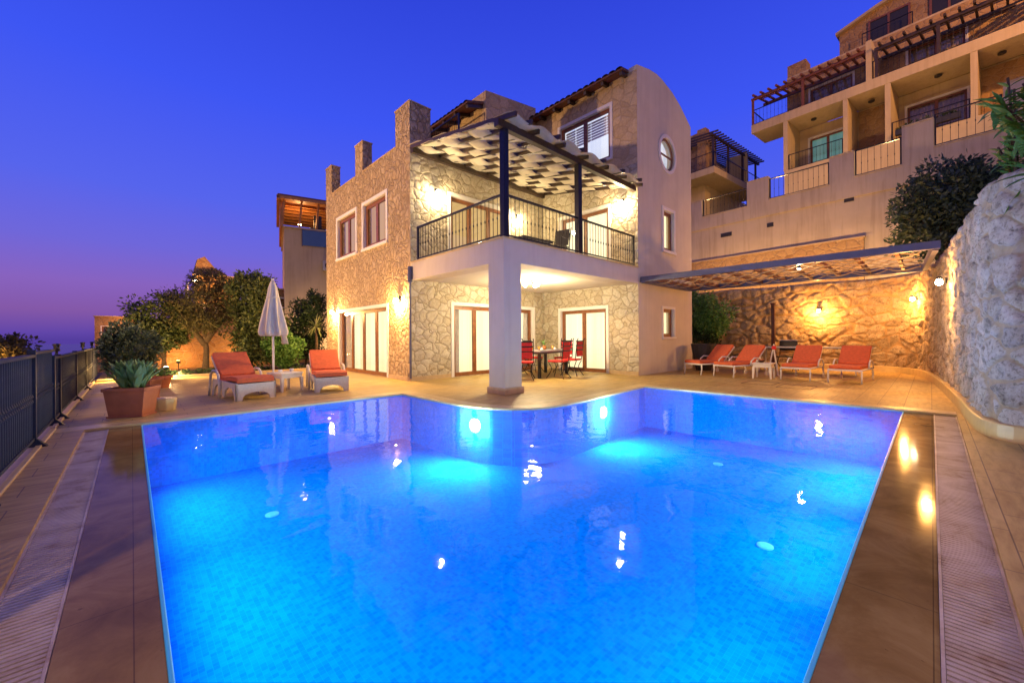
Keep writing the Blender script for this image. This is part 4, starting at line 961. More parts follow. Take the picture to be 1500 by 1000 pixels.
# things along the back wall
t=thing('long_table','long narrow white edged table behind the right loungers','table',(14.45,2.55,ZD)); m=MB(); m.box(-.4,.4,-1.5,1.5,.72,.76); m.build('table_top','steel_beam',t); m=MB(); m.box(-.405,.405,-1.51,1.51,.735,.75); m.build('edge_trim','white_paint',t)
for a in(-1,1):
    for b in(-1,1): m=MB(); m.tube([(a*.3,b*1.1,.72),(a*.34,b*1.15,0)],.02,8); m.build('leg','white_paint',t)
t=thing('brown_post','tall brown post standing against the back boulder wall','post',(15.85,3.72,ZD)); m=MB(); m.box(-.05,.05,-.05,.05,0,2.15); m.box(-.065,.065,-.065,.065,2.15,2.2); m.box(-.08,.08,-.08,.08,0,.03); m.build('shaft','brown_metal',t,bevel=.005)
t=thing('folding_chair','dark folding chair with pale top edge standing behind the long table','chair',(14.95,3.1,ZD),R(80)); m=MB(); m.box(-.24,.24,-.02,.02,.62,.93); m.build('backrest','dark_plastic',t,bevel=.01); m=MB(); m.box(-.25,.25,-.022,.022,.93,.955); m.build('top_edge','white_paint',t); m=MB(); m.box(-.22,.22,0,.4,.42,.45); m.build('seat','dark_plastic',t)
for a in(-1,1): m=MB(); m.tube([(a*.24,0,.93),(a*.24,0,.5),(a*.24,.35,0)],.012,6); m.tube([(a*.24,.38,.45),(a*.24,-.1,0)],.012,6); m.build('leg','black_iron',t)
t=thing('folding_stand','thin white folding stand with a red cloth beside the side table','stand',(12.75,2.98,ZD),R(20)); m=MB(); 
m.tube([(-.1,-.1,0),(-.06,0,.7),(-.04,0,.86)],.011,6); m.tube([(.12,-.1,0),(.07,0,.7),(.04,0,.86)],.011,6); m.tube([(-.1,.15,0),(-.03,.02,.75)],.011,6); m.tube([(.1,.15,0),(.03,.02,.75)],.011,6); m.build('frame','white_paint',t)
m=MB(); m.hexa([(-.09,-.05,.72),(.09,-.05,.7),(.09,.05,.71),(-.09,.05,.72)],[(-.07,-.04,.82),(.07,-.04,.8),(.07,.04,.81),(-.07,.04,.82)]); m.build('cloth','red_fabric',t,bevel=.02)
t=thing('wicker_basket_chair','dark wicker armchair between the villa gable and the first lounger','chair',(13.3,5.05,ZD),R(95)); m=MB(); m.lathe([(.22,0),(.3,.35),(.36,.75),(.38,.85),(.35,.85),(.28,.4)],(0,0,0),18,mod=lambda a,z:1); m.build('shell','dark_plastic',t); m=MB(); m.lathe([(.25,.38),(.25,.42),(.1,.43)],(0,0,0),16); m.build('seat','dark_plastic',t)
for (x,y,lab) in ((10.6,2.75,'square floor hatch outline in the paving in front of the side table'),(10.35,2.0,'square floor hatch outline in the paving in front of the right loungers')):
    t=thing('floor_hatch',lab,'hatch',(x,y,ZD),0,'floor hatches in the paving'); m=MB()
    for s in(-1,1): m.box(-.36,.36,s*.3-.008,s*.3+.008,0,.004); m.box(s*.36-.008,s*.36+.008,-.29,.29,0,.004)
    m.build('frame','brown_metal',t)

# ------------------------------------------------------------------ trees and plants
tree('leafy_tree','dense green tree between the villa gable and the back boulder wall',(15.2,6.4,.0),[((0,-.2,2.0),(.95,.95,.85),.45),((-.1,-1.0,1.75),(.8,.75,.75),.3),((0,0,1.1),(.8,.8,.7),.25)],[[(0,0,0),(.05,-.1,.8),(0,-.3,1.8)],[(0,0,.3),(-.1,-.5,1.4)],[(0,0,.5),(.3,.3,1.6)]],'leaf_green',.12,11000,21,clumps=22,tr=.08)
tree('leafy_shrub','dark shrub low beside the gable behind the first lounger',(14.6,5.6,0),[((0,0,.7),(.5,.5,.6),1)],[[(0,0,0),(0,0,.6)]],'leaf_dark',.1,3000,25,cat='shrub',clumps=12,tr=.03)
tree('broadleaf_shrub','large dark shrub above the pergola end in front of the cream terrace wall',(16.9,-.2,3.15),[((0,0,1.9),(1.05,1.0,.95),.5),((0,0,1.0),(.95,1.0,.95),.35),((.4,-1.1,2.1),(.6,.6,.45),.15)],[[(0,0,-.2),(.05,0,1),(0,.1,2)],[(0,0,.2),(.3,-.5,1.5)],[(0,0,.2),(-.1,.4,1.4)]],'leaf_grey',.15,14000,31,cat='shrub',clumps=30,tr=.05)
def bigleaf(label,loc,n,L,w,spread,seed,cat='plant'):
    t=thing('leafy_plant',label,cat,loc); st=MB(); rnd=random.Random(seed); m=MB()
    for b in range(7):
        a=rnd.uniform(0,2*PI); top=Vector((spread*rnd.uniform(.2,1)*math.cos(a),spread*rnd.uniform(.2,1)*math.sin(a),rnd.uniform(.5,1.5))); st.tube([(0,0,0),top*.5+Vector((0,0,.1)),top],.012,6)
        for k in range(n):
            q_=k/n; c=top*(.35+.65*q_); rosette(m,tuple(c),3,L,w,(-25,60),seed*100+b*20+k)
    st.build('stem','bark',t,smooth=True); m.build('leaves','leaf_green',t,smooth=True,recalc=False)
bigleaf('bright green leafy plant hanging over the near end of the boulder wall',(7.0,-.95,2.75),16,.26,.026,.5,3)
bigleaf('low green plant on top of the boulder wall behind the near end',(7.9,-.75,2.8),8,.2,.022,.3,8)
t=thing('agave_plant','dark strappy plant drooping over the boulder wall at the right picture edge','plant',(6.55,-.78,2.72)); m=MB(); rosette(m,(0,0,.0),16,.42,.04,(-40,50),12); m.build('leaves','leaf_green',t,smooth=True,recalc=False)
# garden trees at the left, behind the loungers
tree('pine_tree','small reddish pine in the middle of the left garden bed',(1.8,16.9,.05),[((0,0,2.2),(1.15,1.15,.8),.6),((.1,0,3.0),(.6,.6,.5),.2),((-.2,0,1.7),(.9,.9,.45),.2)],[[(0,0,0),(.03,.02,.7),(-.02,0,1.4),(.1,0,2.4)],[(0,0,.9),(-.5,.1,1.7)],[(0,0,1.0),(.5,0,1.8)]],'leaf_needle',.1,15000,41,clumps=30,aspect=3.5,tr=.1)
tree('round_tree','olive green tree left of the small pine, behind the round shrub',(.75,17.3,.05),[((0,0,1.9),(.9,.9,.75),.6),((-.1,0,1.2),(.7,.7,.5),.4)],[[(0,0,0),(.03,0,.8),(0,0,1.8)],[(0,0,.5),(-.4,0,1.4)]],'leaf_olive',.12,9000,43,clumps=24,tr=.07)
tree('tall_cypress','tall dense green tree behind the left wicker lounger',(3.0,16.3,.05),[((0,0,2.6),(.75,.75,.85),.35),((.2,0,1.7),(.95,.9,.9),.4),((.3,-.1,.8),(.9,.8,.65),.25)],[[(0,0,0),(0,0,1),(0,0,2.6)],[(0,0,.5),(.4,0,1.6)],[(-.1,0,.1),(-.35,0,1.3)]],'leaf_olive',.13,16000,45,clumps=34,tr=.07)
tree('green_bush','bright green bush behind the closed parasol',(3.85,15.7,.05),[((0,0,.75),(.6,.55,.65),1)],[[(0,0,0),(0,0,.7)]],'leaf_green',.11,4500,47,cat='bush',clumps=16,tr=.03)
tree('dark_bush','dark bush between the parasol and the villa corner',(5.05,17.3,.05),[((0,0,1.7),(.85,.8,.9),.6),((.2,0,.8),(.6,.6,.6),.25),((.4,0,2.5),(.4,.4,.5),.15)],[[(0,0,0),(.05,0,1),(0,0,2)]],'leaf_dark',.12,8000,49,cat='bush',clumps=24,tr=.05)
t=thing('yucca_plant','spiky yellow-green yucca at the villa corner under the wall lamp','plant',(4.95,15.75,.07)); m=MB(); m.tube([(0,0,0),(.03,0,.8),(0,0,1.5)],[.06,.05,.04],8); m.build('trunk','bark',t,smooth=True); m=MB(); rosette(m,(0,0,1.5),46,.62,.014,(-45,85),61); m.build('leaf_head','leaf_yucca',t,recalc=False)
for i,(x,y,s_,lab) in enumerate(((1.1,15.6,.16,'low dark rock at the left of the garden bed'),(2.55,15.5,.2,'low rock at the foot of the small pine'),(.2,15.7,.18,'low rock beside the railing end of the garden bed'))):
    m=MB(); 
    bm=bmesh.new(); bmesh.ops.create_icosphere(bm,subdivisions=3,radius=s_)
    for v in bm.verts: v.co*=1+.35*noise.noise(v.co*6+Vector((i*5,0,0))); v.co.z*=.6
    me=bpy.data.meshes.new('rock'); bm.to_mesh(me); bm.free(); me.materials.append(MATS['rock']); o=bpy.data.objects.new('rock',me); COL.objects.link(o); o.location=(x,y,.1); tagp(o,lab,'rock','rocks in the garden bed')
m=MB(); rnd=random.Random(3)
for k in range(60): crown(m,(rnd.uniform(-.4,4.8),rnd.uniform(15.35,16.2),.12),(.16,.16,.1),60,.06,k,3)
tagp(m.build('ground_cover','leaf_dark',recalc=False),'low dark plants along the front of the garden bed','ground cover',kind='stuff')

# stone garden wall behind the left trees, lit orange
t=thing('low_stone_wall','orange lit rough stone wall behind the left garden trees','stone wall',(0,0,0)); m=MB(); m.box(.2,6.2,19.3,19.7,-.4,1.4); m.build('wall_body','hill_stone',t)
def flood(label,loc,pw,col=AMB,h=.3):
    t=thing('garden_lamp',label,'garden lamp',loc,0,'garden floodlights'); m=MB(); m.tube([(0,0,-.1),(0,0,h-.06)],.015,8); m.box(-.06,.06,-.04,.04,h-.06,h+.05); m.build('body','black_iron',t); m=MB(); m.box(-.05,.05,.041,.046,h-.05,h+.04); m.build('lens','bulb_small',t); lamp('glow','POINT',(0,.12,h+.05),pw,col,t,.05)
flood('garden floodlight at the left foot of the orange stone wall',(1.2,18.5,.05),50,(1,.38,.07))
flood('garden floodlight at the middle foot of the orange stone wall',(3.3,18.5,.05),50,(1,.38,.07))
for y_,lb_ in ((1.6,'nearest the dark shrub'),(4.2,'in the middle of the bed'),(6.9,'nearest the villa')): flood('added floodlight hidden behind the back boulder wall, '+lb_,(18.3,y_,2.72),270,(1,.55,.2),.16)  # floods added out of sight to warm the terrace wall above
flood('added floodlight in the bed in front of the small pine',(.7,14.9,.03),230,(1,.62,.24),.3)  # lamp added to brighten the tree foliage
flood('added floodlight behind the dark bush, washing the beige neighbour house',(7.0,22.4,-.1),330,(1,.62,.3),.6)  # lamp added behind the bush to lift the neighbour's dark wall
flood('garden lamp outside the railing at the left, out of the picture',(-3.4,10.2,.6),190,(1,.52,.16),.8)
def pole_flood(label,loc,h,pw,aim,ang,col):
    t=thing('street_lamp',label,'street lamp',loc); m=MB(); m.tube([(0,0,0),(0,0,h-.06)],.06,8); m.box(-.16,.16,-.12,.12,h-.06,h+.06); m.build('pole','black_iron',t)
    m=MB(); m.box(-.12,.12,-.09,.09,h-.075,h-.062); m.build('lens','bulb_small',t)
    d=(Vector(aim)-Vector((loc[0],loc[1],loc[2]+h))).normalized(); r=d.to_track_quat('-Z','Y').to_euler()
    o=lamp('glow','SPOT',(d.x*.25,d.y*.25,h+d.z*.25-.05),pw,col,t,.12,spot=ang,blend=.7); o.rotation_euler=r
pole_flood('added tall floodlight pole aimed at the stone facade, outside the picture at the left',(-6,14,-5),9.6,5600,(5.2,12.3,3.6),62,(1,.58,.25))  # unseen pole added to warm the facade, cone kept off the post
pole_flood('added floodlight pole beside the hillside house, outside the picture at the right',(21,-8.5,6),11.5,5000,(30,3,15.5),70,(1,.46,.14))  # unseen pole added to light the upper floors
t=thing('street_lamp','added short lamp post outside the railing, behind the camera','street lamp',(-2.3,.6,-1)); m=MB(); m.tube([(0,0,0),(0,0,3.2)],.05,8); m.lathe([(.1,3.36),(.12,3.38),(.03,3.45)],(0,0,0),12); m.build('pole','black_iron',t); m=MB(); m.lathe([(.05,3.2),(.07,3.28),(.05,3.35)],(0,0,0),12); m.build('lamp_head','bulb_small',t); lamp('glow','POINT',(0,0,3.55),170,(1,.55,.2),t,.08)  # unseen lamp added for warm light on the left deck
t=thing('street_lamp','added lamp post behind the camera at the near pool corner','street lamp',(1.2,-3.3,0)); m=MB(); m.tube([(0,0,0),(0,0,2.6)],.05,8); m.lathe([(.1,2.76),(.12,2.78),(.03,2.85)],(0,0,0),12); m.build('pole','black_iron',t); m=MB(); m.lathe([(.05,2.6),(.07,2.68),(.05,2.75)],(0,0,0),12); m.build('lamp_head','bulb_small',t); lamp('glow','POINT',(0,0,2.95),45,(1,.66,.36),t,.08)  # unseen lamp added to warm the right deck
flood('added low lamp behind the camera on the right deck',(3.0,-2.2,.03),42,(1,.58,.24),.8)  # unseen low lamp added to warm the near paving
flood('added floodlight near the end of the railing',(-.3,15.0,.03),110,WARM)  # lamp added to turn the left deck more orange

# ------------------------------------------------------------------ neighbours on the left
def house_box(label,loc,rz,w,d,h,mat,cat='house',wins=(),name='neighbour_house',roof='plaster_warm',z0=0,cur='curtain_grey'):
    t=thing(name,label,cat,loc,rz); wall('front_wall',mat,t,AY(0),0,w,z0,h,[x for x in wins],.2)
    m=MB(); m.box(0,.2,.201,d,z0,h); m.box(w-.2,w,.201,d,z0,h); m.box(.2,w-.2,d-.2,d,z0,h); m.box(0.2,w-.2,.2,d-.2,h-.2,h-.02); m.build('wall_body',mat,t)
    for x in wins: opening(t,'window',AY(0),*x,2,cur,sur=.08)
    m=MB(); m.box(-.08,w+.08,-.08,d+.08,h,h+.08); m.build('roof_edge',roof,t); return t
nb=house_box('tall beige neighbour house with slatted timber canopy behind the parasol',(6.1,24.5,0),-R(13),9,7,7.25,'plaster_warm',z0=-4,roof='plaster_warm',wins=())
m=MB(); m.box(.9,3.2,-.06,-.03,6.35,7.2); m.build('glass_balustrade','glass_blue',nb); m=MB(); m.box(.85,.9,-.07,-.02,6.3,7.25); m.box(.85,3.2,-.07,-.02,7.2,7.25); m.build('balustrade_frame','steel_beam',nb)
m=MB(); m.box(-.35,6,-.3,.2,8.75,8.9)
for k in range(8): m.box(-.3,6,.3+k*.75,.42+k*.75,8.78,8.9)
m.box(-.35,-.2,-.3,6.2,8.7,8.92); m.build('canopy_beams','pine_wood',nb); m=MB(); m.box(-.3,6,-.25,6.1,8.92,9.0); m.build('canopy_deck','red_wood',nb)
for k in range(5): m=MB(); x=-.1+k*.85; m.bar((x,.25,7.3),(x+.12,-.1+.2*k%.4,8.85),.1,.1); m.build('canopy_post','pine_wood',nb)
m=MB(); m.box(-.2,-.05,.1,6,7.33,8.7); m.build('side_screen','pine_wood',nb)
m=MB(); m.box(1.9,2.7,-.32,-.02,5.0,5.55); o=m.build('air_conditioner','ac_metal',nb,bevel=.02); m=MB(lambda a,b,c:(a,c,b)); m.lathe([(.2,-.33),(.2,-.325),(.02,-.322)],(2.2,5.28,0),18); m.build('fan_grille','dark_plastic',o)
m=MB(); m.box(1.5,1.9,.3,.6,7.0,8.2); m.box(1.3,2.1,.3,.5,7.0,7.5); m.build('terrace_chair','dark_plastic',nb)
t=thing('added_canopy_lamp','added lit lamp under the slatted canopy of the beige neighbour house','lamp',(7.2,25.6,7.25)); m=MB(); m.tube([(0,0,0),(0,0,.5)],.03,8); m.build('stem','black_iron',t); m=MB(); m.lathe([(.03,.5),(.08,.58),(.03,.66)],(0,0,0),12); m.build('bulb','bulb_small',t); lamp('glow','POINT',(0,0,.8),90,(1,.5,.16),t,.1)  # lamp added to light the canopy timber from below
house_box('orange lit neighbour house just left of the tall beige one, behind the parasol',(5.45,26.5,0),R(-5),1.9,3,4.0,'hill_stone',wins=[(.9,1.4,3.0,3.5),(.9,1.4,1.9,2.4)],z0=-4)
house_box('orange floodlit stone building with a pointed top behind the left trees',(2.7,30,0),R(-8),2.2,3,4.9,'hill_stone',wins=[(.5,1.0,2.5,3.2)],z0=-6,name='stone_building')
t=thing('stone_turret','pointed orange lit stone gable rising above the left trees','turret',(3.3,31.0,4.9)); m=MB(); m.prism([(-.5,-.4),(-.5,.5),(-.35,1.15),(.0,1.35),(.5,.7),(1.1,.35),(1.6,-.4)],lambda u,v,w:(u,w,v),0,.6); m.build('gable','hill_stone',t)
t=thing('street_lamp','white street lamp lighting the stone building behind the trees','street lamp',(2.25,28.6,0)); m=MB(); m.tube([(0,0,-5),(0,0,4.2),(.3,.1,4.5)],.05,8); m.build('pole','white_paint',t); m=MB(); m.lathe([(.02,.05),(.12,.0),(.1,-.08),(.02,-.1)],(.35,.1,4.5),12); m.build('lamp_head','bulb_small',t); lamp('glow','POINT',(.55,.2,4.4),380,AMB,t,.1)
house_box('small orange lit house far behind the round shrub at the railing',(-2.7,58,0),R(0),3.6,4,3.5,'hill_stone',wins=[(.5,1.2,1.7,2.5),(2,2.7,1.7,2.5)],z0=-14,name='far_house')
t=thing('street_lamp','street lamp lighting the small far house','street lamp',(.3,55.5,0)); m=MB(); m.tube([(0,0,-14),(0,0,2.2)],.06,8); m.build('pole','black_iron',t); m=MB(); m.lathe([(.02,.1),(.15,.0),(.02,-.1)],(0,0,2.3),12); m.build('lamp_head','bulb_small',t); lamp('glow','POINT',(.1,.4,2.0),500,AMB,t,.1)
tree('amber_tree','rounded tree lit amber beyond the railing at the left picture edge',(-4.9,35.0,-8),[((0,0,8.3),(1.35,1.3,1.0),1)],[[(0,0,-2),(0,0,4),(0,0,8)]],'leaf_needle',.25,5000,71,clumps=20,tr=.12)
t=thing('street_lamp','street lamp under the amber tree beyond the railing','street lamp',(-5.3,33.2,0)); m=MB(); m.tube([(0,0,-12),(0,0,-.7)],.05,8); m.build('pole','black_iron',t); m=MB(); m.lathe([(.02,.1),(.12,.0),(.02,-.1)],(0,0,-.62),12); m.build('lamp_head','bulb_small',t); lamp('glow','POINT',(.1,.2,-.3),260,AMB,t,.1)

# ------------------------------------------------------------------ hillside terrace wall (frame turned 5.4 deg)
HZ=-R(5.4)
tw=thing('terrace_wall','long cream retaining wall with stepped parapet above the back of the garden','retaining wall',(20,0,0),HZ)
LX=lambda X:(lambda u,w,z:(X+w,u,z))
m=MB(LX(0))
# (s0,s1,top) solid parapet pieces and low sills under the railings
segs=[(9.2,7.95,7.9),(7.95,5.85,7.05),(5.85,4.98,8.15),(4.98,2.8,7.12),(2.8,2.04,8.2),(2.04,.7,7.2),(.7,-.09,8.55),(-.09,-1.6,7.55),(-1.6,-6,8.95)]
for a,b,zt in segs: m.box(b,a,0,.25,6.44,zt)
m.build('parapet','plaster_terrace',tw)
m=MB(LX(0)); m.box(-6,9.2,.06,.3,2.5,6.44); m.build('lower_wall','plaster_terrace',tw)
m=MB(LX(0)); m.box(-.6,1.75,.04,.058,2.5,4.9) if False else m.box(1.75,9.2,-.05,.058,2.5,4.82); m.build('stone_band','hill_stone',tw)
m=MB(LX(0)); m.box(1.7,9.2,-.08,.057,4.82,4.87); m.build('band_cap','travertine_plinth',tw)
for a,b,z in ((6.55,7.05,5.95),(4.8,5.05,6.0),(2.05,2.35,6.38)): 
    m=MB(LX(0)); m.box(a,b,.0 if z>6.4 else .04,.062,z-.08,z+.1); m.build('vent','dark_plastic',tw)
m=MB(LX(0))
for a,b,zt in segs: m.box(b-.0,a+.0,-.03,.28,zt,zt+.03)
m.build('coping','plaster_terrace',tw)
# ground behind the parapet (terrace floor of the upper villas)
m=MB(LX(0)); m.box(-6,9.2,.3,8,6.5,7.0); m.build('upper_terrace_floor','plaster_warm',tw)
def TW(s_,z,w=.12):
    a=R(5.4); return (20+w*math.cos(a)+s_*math.sin(a), -w*math.sin(a)+s_*math.cos(a), z)
G4='iron railings set in the terrace wall'
for (a,b,z,h,lab) in ((7.93,5.87,7.06,.85,'iron railing panel in the terrace wall beside the villa gable, farthest'),(4.96,2.82,7.14,.92,'iron railing panel in the terrace wall above the middle of the pergola'),(2.02,.72,7.22,1.0,'iron railing panel in the terrace wall just left of the dark shrub'),(-.1,-1.58,7.58,1.1,'iron railing panel in the terrace wall above the dark shrub, nearest')):
    railing('terrace_railing',lab,'railing',TW(a,z),TW(b,z),h,step=.17,group=G4)
# warm lamps added on the upper terrace to light the hillside houses
def bollard(label,loc,pw,h=.3,col=(1,.6,.22)):
    t=thing('added_terrace_lamp',label,'garden lamp',loc,0,'added lamps on the upper terrace'); m=MB(); m.tube([(0,0,0),(0,0,h)],.04,10); m.lathe([(.08,h+.14),(.09,h+.16),(.02,h+.2)],(0,0,0),12); m.build('post','black_iron',t); m=MB(); m.lathe([(.05,h),(.06,h+.05),(.05,h+.13)],(0,0,0),12); m.build('lens','bulb_small',t); lamp('glow','POINT',(0,0,h+.3),pw,col,t,.1)
bollard('added terrace lamp below the left balcony house',TW(8.6,7.0,2.2),300)
bollard('added terrace lamp below the overhanging balcony corner',TW(5.3,7.0,2.6),260)
bollard('added terrace lamp below the middle of the hillside house',TW(1.3,7.0,2.4),260)
bollard('added terrace lamp toward the right end of the hillside house',TW(-2.6,7.0,2.4),260)

# ------------------------------------------------------------------ big villa on the hill
hv=thing('hillside_villa','large ochre hillside house with long balconies and dark pergolas, upper right','house',(28,0,0),HZ)
wall('lower_front','plaster_warm',hv,LX(2.2),-8,6.1,7,14.0,[(3.6,5.4,11.0,13.3),(-1.1,1.05,10.9,13.3)],.3)
wall('upper_front','hill_stone',hv,LX(2.2),-8,6.6,14.5,17.6,[(3.3,5.35,14.6,16.35),(-1.05,1.0,14.6,16.4)],.3)
opening(hv,'sliding_door',LX(2.2),3.6,5.4,11.0,13.3,2,'room_teal'); opening(hv,'sliding_door',LX(2.2),-1.1,1.05,10.9,13.3,2,'curtain_grey')
opening(hv,'balcony_door',LX(2.2),3.3,5.35,14.6,16.35,2,'curtain_grey'); opening(hv,'balcony_door',LX(2.2),-1.05,1.0,14.6,16.4,2,'curtain_grey')
m=MB(LX(0)); m.box(-9,7.9,0,2.199,14.02,14.5); m.box(-9,7.9,0,.22,13.98,14.02); m.build('balcony_slab','plaster_warm',hv)
m=MB(LX(0)); m.box(-9,6.1,0,2.199,10.7,11.0); m.box(-9,6.1,.0,.2,7.0,10.7); m.build('lower_balcony','plaster_warm',hv)
for a,b in ((5.92,6.14),(3.1,3.3),(1.38,1.6),(-1.52,-1.3),(-4.5,-4.2)):
    m=MB(LX(0)); m.box(a,b,.02,2.19,11.0,14.0) if a>5 or a<2 or True else 0; m.build('fin_wall','plaster_warm',hv)
for b_ in ((1.65,3.05),(-3.2,-1.55)): m=MB(LX(0)); m.box(*b_,2.15,2.199,11.0,13.9); m.build('stone_panel','hill_stone',hv)
m=MB(LX(0)); m.box(2.1,2.33,0,2.2,14.5,16.6); m.build('divider_wall','plaster_warm',hv)
for a,b,c in ((6.1,4.9,'a'),(2.1,1.0,'b')): pass
# set back top storey with shallow gable
m=MB(LX(4.5)); m.prism([(-8,17.0),(4.4,17.0),(4.4,20.2),(2.6,20.75),(0.3,21.2),(-8,21.4)],lambda u,v,w:(u,w,v),0,6); m.build('top_storey','hill_stone',hv)
m=MB(LX(4.5)); m.prism([(4.55,20.2),(4.55,20.35),(2.6,20.92),(.3,21.38),(.3,21.2),(2.6,20.75)],lambda u,v,w:(u,w,v),-.25,6.2); m.build('roof_edge','plaster_warm',hv)
for (a_,b_,c_,d_) in ((1.25,2.9,18.6,20.1),(-1.0,.3,18.2,19.9)):
    wb=MB(LX(4.42)); wb.box(a_,b_,.03,.07,c_,d_); tw_=wb.build('top_window','dark_plastic',hv)
    wb=MB(LX(4.42)); wb.box(a_-.1,b_+.1,-.01,.07,d_,d_+.1); wb.box(a_-.1,a_,-.01,.07,c_,d_); wb.box(b_,b_+.1,-.01,.07,c_,d_); wb.box((a_+b_)/2-.05,(a_+b_)/2+.05,-.01,.029,c_,d_); wb.build('frame','window_wood',tw_)
m=MB(LX(2.2)); m.box(5.6,6.6,.1,1.0,17.6,18.5); m.build('chimney','hill_stone',hv)
m=MB(LX(2.2)); m.box(-8,6.6,.0,6,17.6,17.7); m.box(6.1,6.3,.3,8,7,14.0); m.box(6.4,6.6,.3,8,14.5,17.6); m.build('side_wall','plaster_warm',hv)
for s_,z in ((4.9,13.75),(2.3,13.6),(-.2,13.7),(-2.2,13.7)): m=MB(LX(0)); m.lathe([(.14,.06),(.14,0),(.05,-.05)],(s_,1.1,z+.2),14); m.build('ceiling_light','dark_plastic',hv)
def HV(s_,z,w=.1):
    a=R(5.4); return (28+w*math.cos(a)+s_*math.sin(a), -w*math.sin(a)+s_*math.cos(a), z)
G5='iron balcony railings of the hillside house'
railing('hill_railing','upper balcony railing at the left end of the hillside house','railing',HV(7.85,14.5),HV(2.35,14.5),.95,step=.2,group=G5)
railing('hill_railing','upper balcony railing at the right part of the hillside house','railing',HV(2.08,14.5),HV(-6.5,14.5),.95,step=.2,group=G5)
railing('hill_railing','lower balcony railing in front of the teal lit door','railing',HV(5.9,11.0),HV(3.32,11.0),.92,step=.17,group=G5)
railing('hill_railing','lower balcony railing in the bay above the dark shrub','railing',HV(1.36,11.0),HV(-1.28,11.0),.92,step=.17,group=G5)
railing('hill_railing','side railing of the overhanging balcony corner','railing',HV(7.85,14.5,2.2),HV(7.85,14.5,.12),.95,step=.2,group=G5)
railing('hill_railing','small railing in front of the top storey window of the hillside house','railing',HV(3.2,17.7,3.9),HV(1.0,17.7,3.9),1.6,step=.22,group=G5)
def hpergola(label,s0,s1,mat,z=16.05,n=9,depth=2.3):
    t=thing('hill_pergola',label,'pergola',(28,0,0),HZ,'timber pergolas on the hillside house')
    m=MB(LX(0)); m.box(s1,s0,.0,.13,z-.1,z+.05); m.build('front_beam',mat,t); m=MB(LX(0)); m.box(s1,s0,1.95,2.08,z+.3,z+.45); m.build('wall_beam',mat,t)
    for k in range(n):
        s_=s0+(s1-s0)*(k+.5)/n; m=MB(LX(0)); m.bar((s_,-.3,z+.08),(s_,2.1,z+.5),.09,.11); m.build('rafter',mat,t)
    for k in range(4):
        w=.45+k*.4; m=MB(LX(0)); m.bar((s0,w,z+.24+.13*k),(s1,w,z+.24+.13*k),.05,.05); m.build('batten',mat,t)
    for s_ in (s0-.08,(s0+s1)/2):
        m=MB(LX(0)); m.box(s_-.06,s_+.06,.02,.12,14.5,z-.1); m.build('post',mat,t)
hpergola('reddish timber pergola at the left end of the hillside house',7.9,2.4,'red_wood',16.15,13)
hpergola('black timber pergola at the right part of the hillside house',2.0,-2.6,'dark_wood',16.0,10)
hpergola('dark timber pergola reaching out of the picture at top right',-3.0,-7,'dark_wood',16.0,10)
t=thing('balcony_planter','dark window box with plants hanging on the lower hillside railing','planter',HV(.2,11.15,-.05),HZ); m=MB(); m.box(-.12,.12,-1.2,1.0,0,.25); m.build('box','dark_plastic',t); m=MB()
for k in range(9): crown(m,(0,-1.1+k*.25,.35),(.15,.15,.15),70,.1,k,3)
m.build('foliage','leaf_dark',t,recalc=False)
# smaller neighbour villa between gable and hillside villa
nv=thing('corner_villa','ochre house with a lit corner balcony seen between the gable and the hillside house','house',(28.58,10.07,0),HZ)
m=MB(); m.box(0,8,0,6,12.15,12.6); m.build('balcony_slab','plaster_warm',nv)
m=MB(); m.box(1.8,9,1.5,6,7,12.15); m.box(1.8,9,1.6,6,12.6,14.2) ; m.build('body_wall','plaster_warm',nv)
m=MB(); m.box(1.5,3.2,1.3,3,12.6,16.0); m.box(3,7,2.2,5,14.2,14.9); m.build('stone_block','hill_stone',nv)
m=MB(); m.box(.9,1.5,1.0,1.6,12.6,15.9); m.build('chimney','hill_stone',nv); m=MB(); m.box(6.0,6.5,3,3.5,14.2,16.6); m.build('chimney','hill_stone',nv); m=MB(); m.box(5.3,5.55,.02,1.5,12.6,15.0); m.build('fin_wall','plaster_warm',nv)
m=MB(); m.box(3.3,4.6,1.57,1.6,12.65,13.95); m.build('terrace_window','curtain_grey',nv)
def NV(x,y,z):
    a=-R(5.4); return (28.58+x*math.cos(a)-y*math.sin(a),10.07+x*math.sin(a)+y*math.cos(a),z)
railing('villa_railing','railing on the left edge of the corner balcony of the small ochre house','railing',NV(.06,6,12.6),NV(.06,.06,12.6),1.0,step=.25,group='railings of the small ochre house')
railing('villa_railing','railing on the right edge of the corner balcony of the small ochre house','railing',NV(.06,.06,12.6),NV(8,.06,12.6),1.0,step=.25,group='railings of the small ochre house')
t=thing('roof_pergola','sagging black pergola over the corner balcony of the small ochre house','pergola',(28.58,10.07,0),HZ)
for x,y in ((.3,.2),(2.6,.2),(5.0,.2),(7.4,.2)): m=MB(); m.box(x-.06,x+.06,y-.06,y+.06,12.6,14.75); m.build('post','dark_wood',t)
m=MB(); m.box(0,8,.12,.26,14.75,14.9); m.box(0,8,2.3,2.44,14.95,15.1); m.build('beam','dark_wood',t)
for k in range(20): m=MB(); x=.1+k*.41; m.bar((x,-.25,14.92),(x,2.6,15.15),.08,.1); m.build('rafter','dark_wood',t)

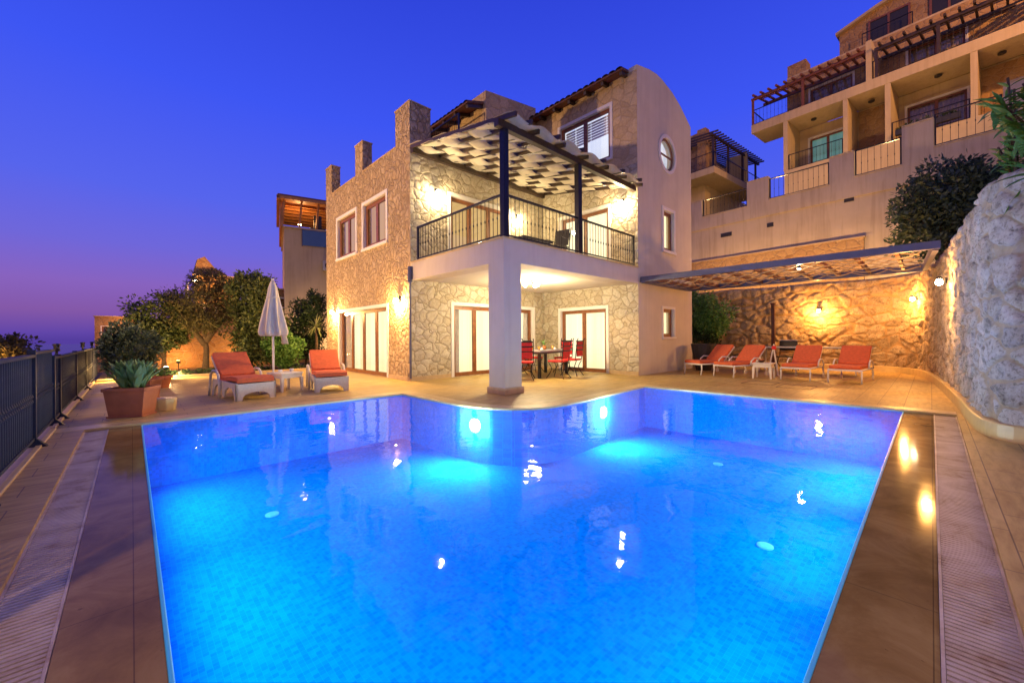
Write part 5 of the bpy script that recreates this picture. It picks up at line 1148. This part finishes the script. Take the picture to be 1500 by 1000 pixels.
# ------------------------------------------------------------------ sky, camera, render
w=bpy.data.worlds.new('World'); sc.world=w; w.use_nodes=True; T=w.node_tree; T.nodes.clear()
def wn(t,**k):
    x=T.nodes.new(t)
    for a,b in k.items(): setattr(x,a,b)
    return x
tc=wn('ShaderNodeTexCoord'); sp=wn('ShaderNodeSeparateXYZ'); T.links.new(tc.outputs['Generated'],sp.inputs[0])
def ramp(stops,fac):
    r=wn('ShaderNodeValToRGB'); cr=r.color_ramp
    while len(cr.elements)<len(stops): cr.elements.new(.5)
    for e,(p,c) in zip(cr.elements,stops): e.position=p; e.color=(*c,1)
    T.links.new(fac,r.inputs[0]); return r.outputs[0]
def lin(*c): return tuple(((x/255+.055)/1.055)**2.4 if x>10 else x/255/12.92 for x in c)
sky=ramp([(0,lin(80,58,150)),(.012,lin(92,66,160)),(.05,lin(126,84,160)),(.10,lin(130,94,182)),(.17,lin(106,98,208)),(.27,lin(82,96,226)),(.45,lin(58,82,232)),(.75,lin(36,54,196)),(1,lin(24,34,150))],sp.outputs[2])
# dusk glow in the western sky behind the camera
fwd=(math.sin(.761),math.cos(.761))
dt=wn('ShaderNodeVectorMath',operation='DOT_PRODUCT'); T.links.new(tc.outputs['Generated'],dt.inputs[0]); dt.inputs[1].default_value=(-fwd[0]*.9-.1,-fwd[1]*.9,.25)
glow=ramp([(.0,(0,0,0)),(.35,(.12,.12,.12)),(1,(1,1,1))],dt.outputs['Value'])
gc=ramp([(0,(.52,.3,.2)),(.15,(.45,.3,.29)),(.5,(.3,.26,.44)),(1,(.15,.19,.55))],sp.outputs[2])
mx=wn('ShaderNodeMix',data_type='RGBA'); T.links.new(glow,mx.inputs[0]); T.links.new(sky,mx.inputs[6]); T.links.new(gc,mx.inputs[7])
bg=wn('ShaderNodeBackground'); T.links.new(mx.outputs[2],bg.inputs[0]); bg.inputs[1].default_value=.98
out=wn('ShaderNodeOutputWorld'); T.links.new(bg.outputs[0],out.inputs[0])
cam=bpy.data.cameras.new('camera'); co=bpy.data.objects.new('camera',cam); COL.objects.link(co); sc.camera=co
cam.sensor_width=36; cam.lens=585/1500*36; cam.shift_y=-(500-493)/1500; cam.clip_start=.05; cam.clip_end=20000
co.location=(0,0,1.15)
M=Matrix.Rotation(-.761,4,'Z')@Matrix.Rotation(PI/2,4,'X')@Matrix.Rotation(-.0075,4,'Z')
co.rotation_euler=M.to_euler()
sc.view_settings.view_transform='Standard'; sc.view_settings.look='None'; sc.view_settings.exposure=.18; sc.view_settings.gamma=1
sc.render.engine='CYCLES'; cy=sc.cycles; cy.max_bounces=6; cy.diffuse_bounces=3; cy.glossy_bounces=3; cy.transparent_max_bounces=12; cy.sample_clamp_indirect=4; cy.use_denoising=True; cy.caustics_reflective=False; cy.caustics_refractive=False
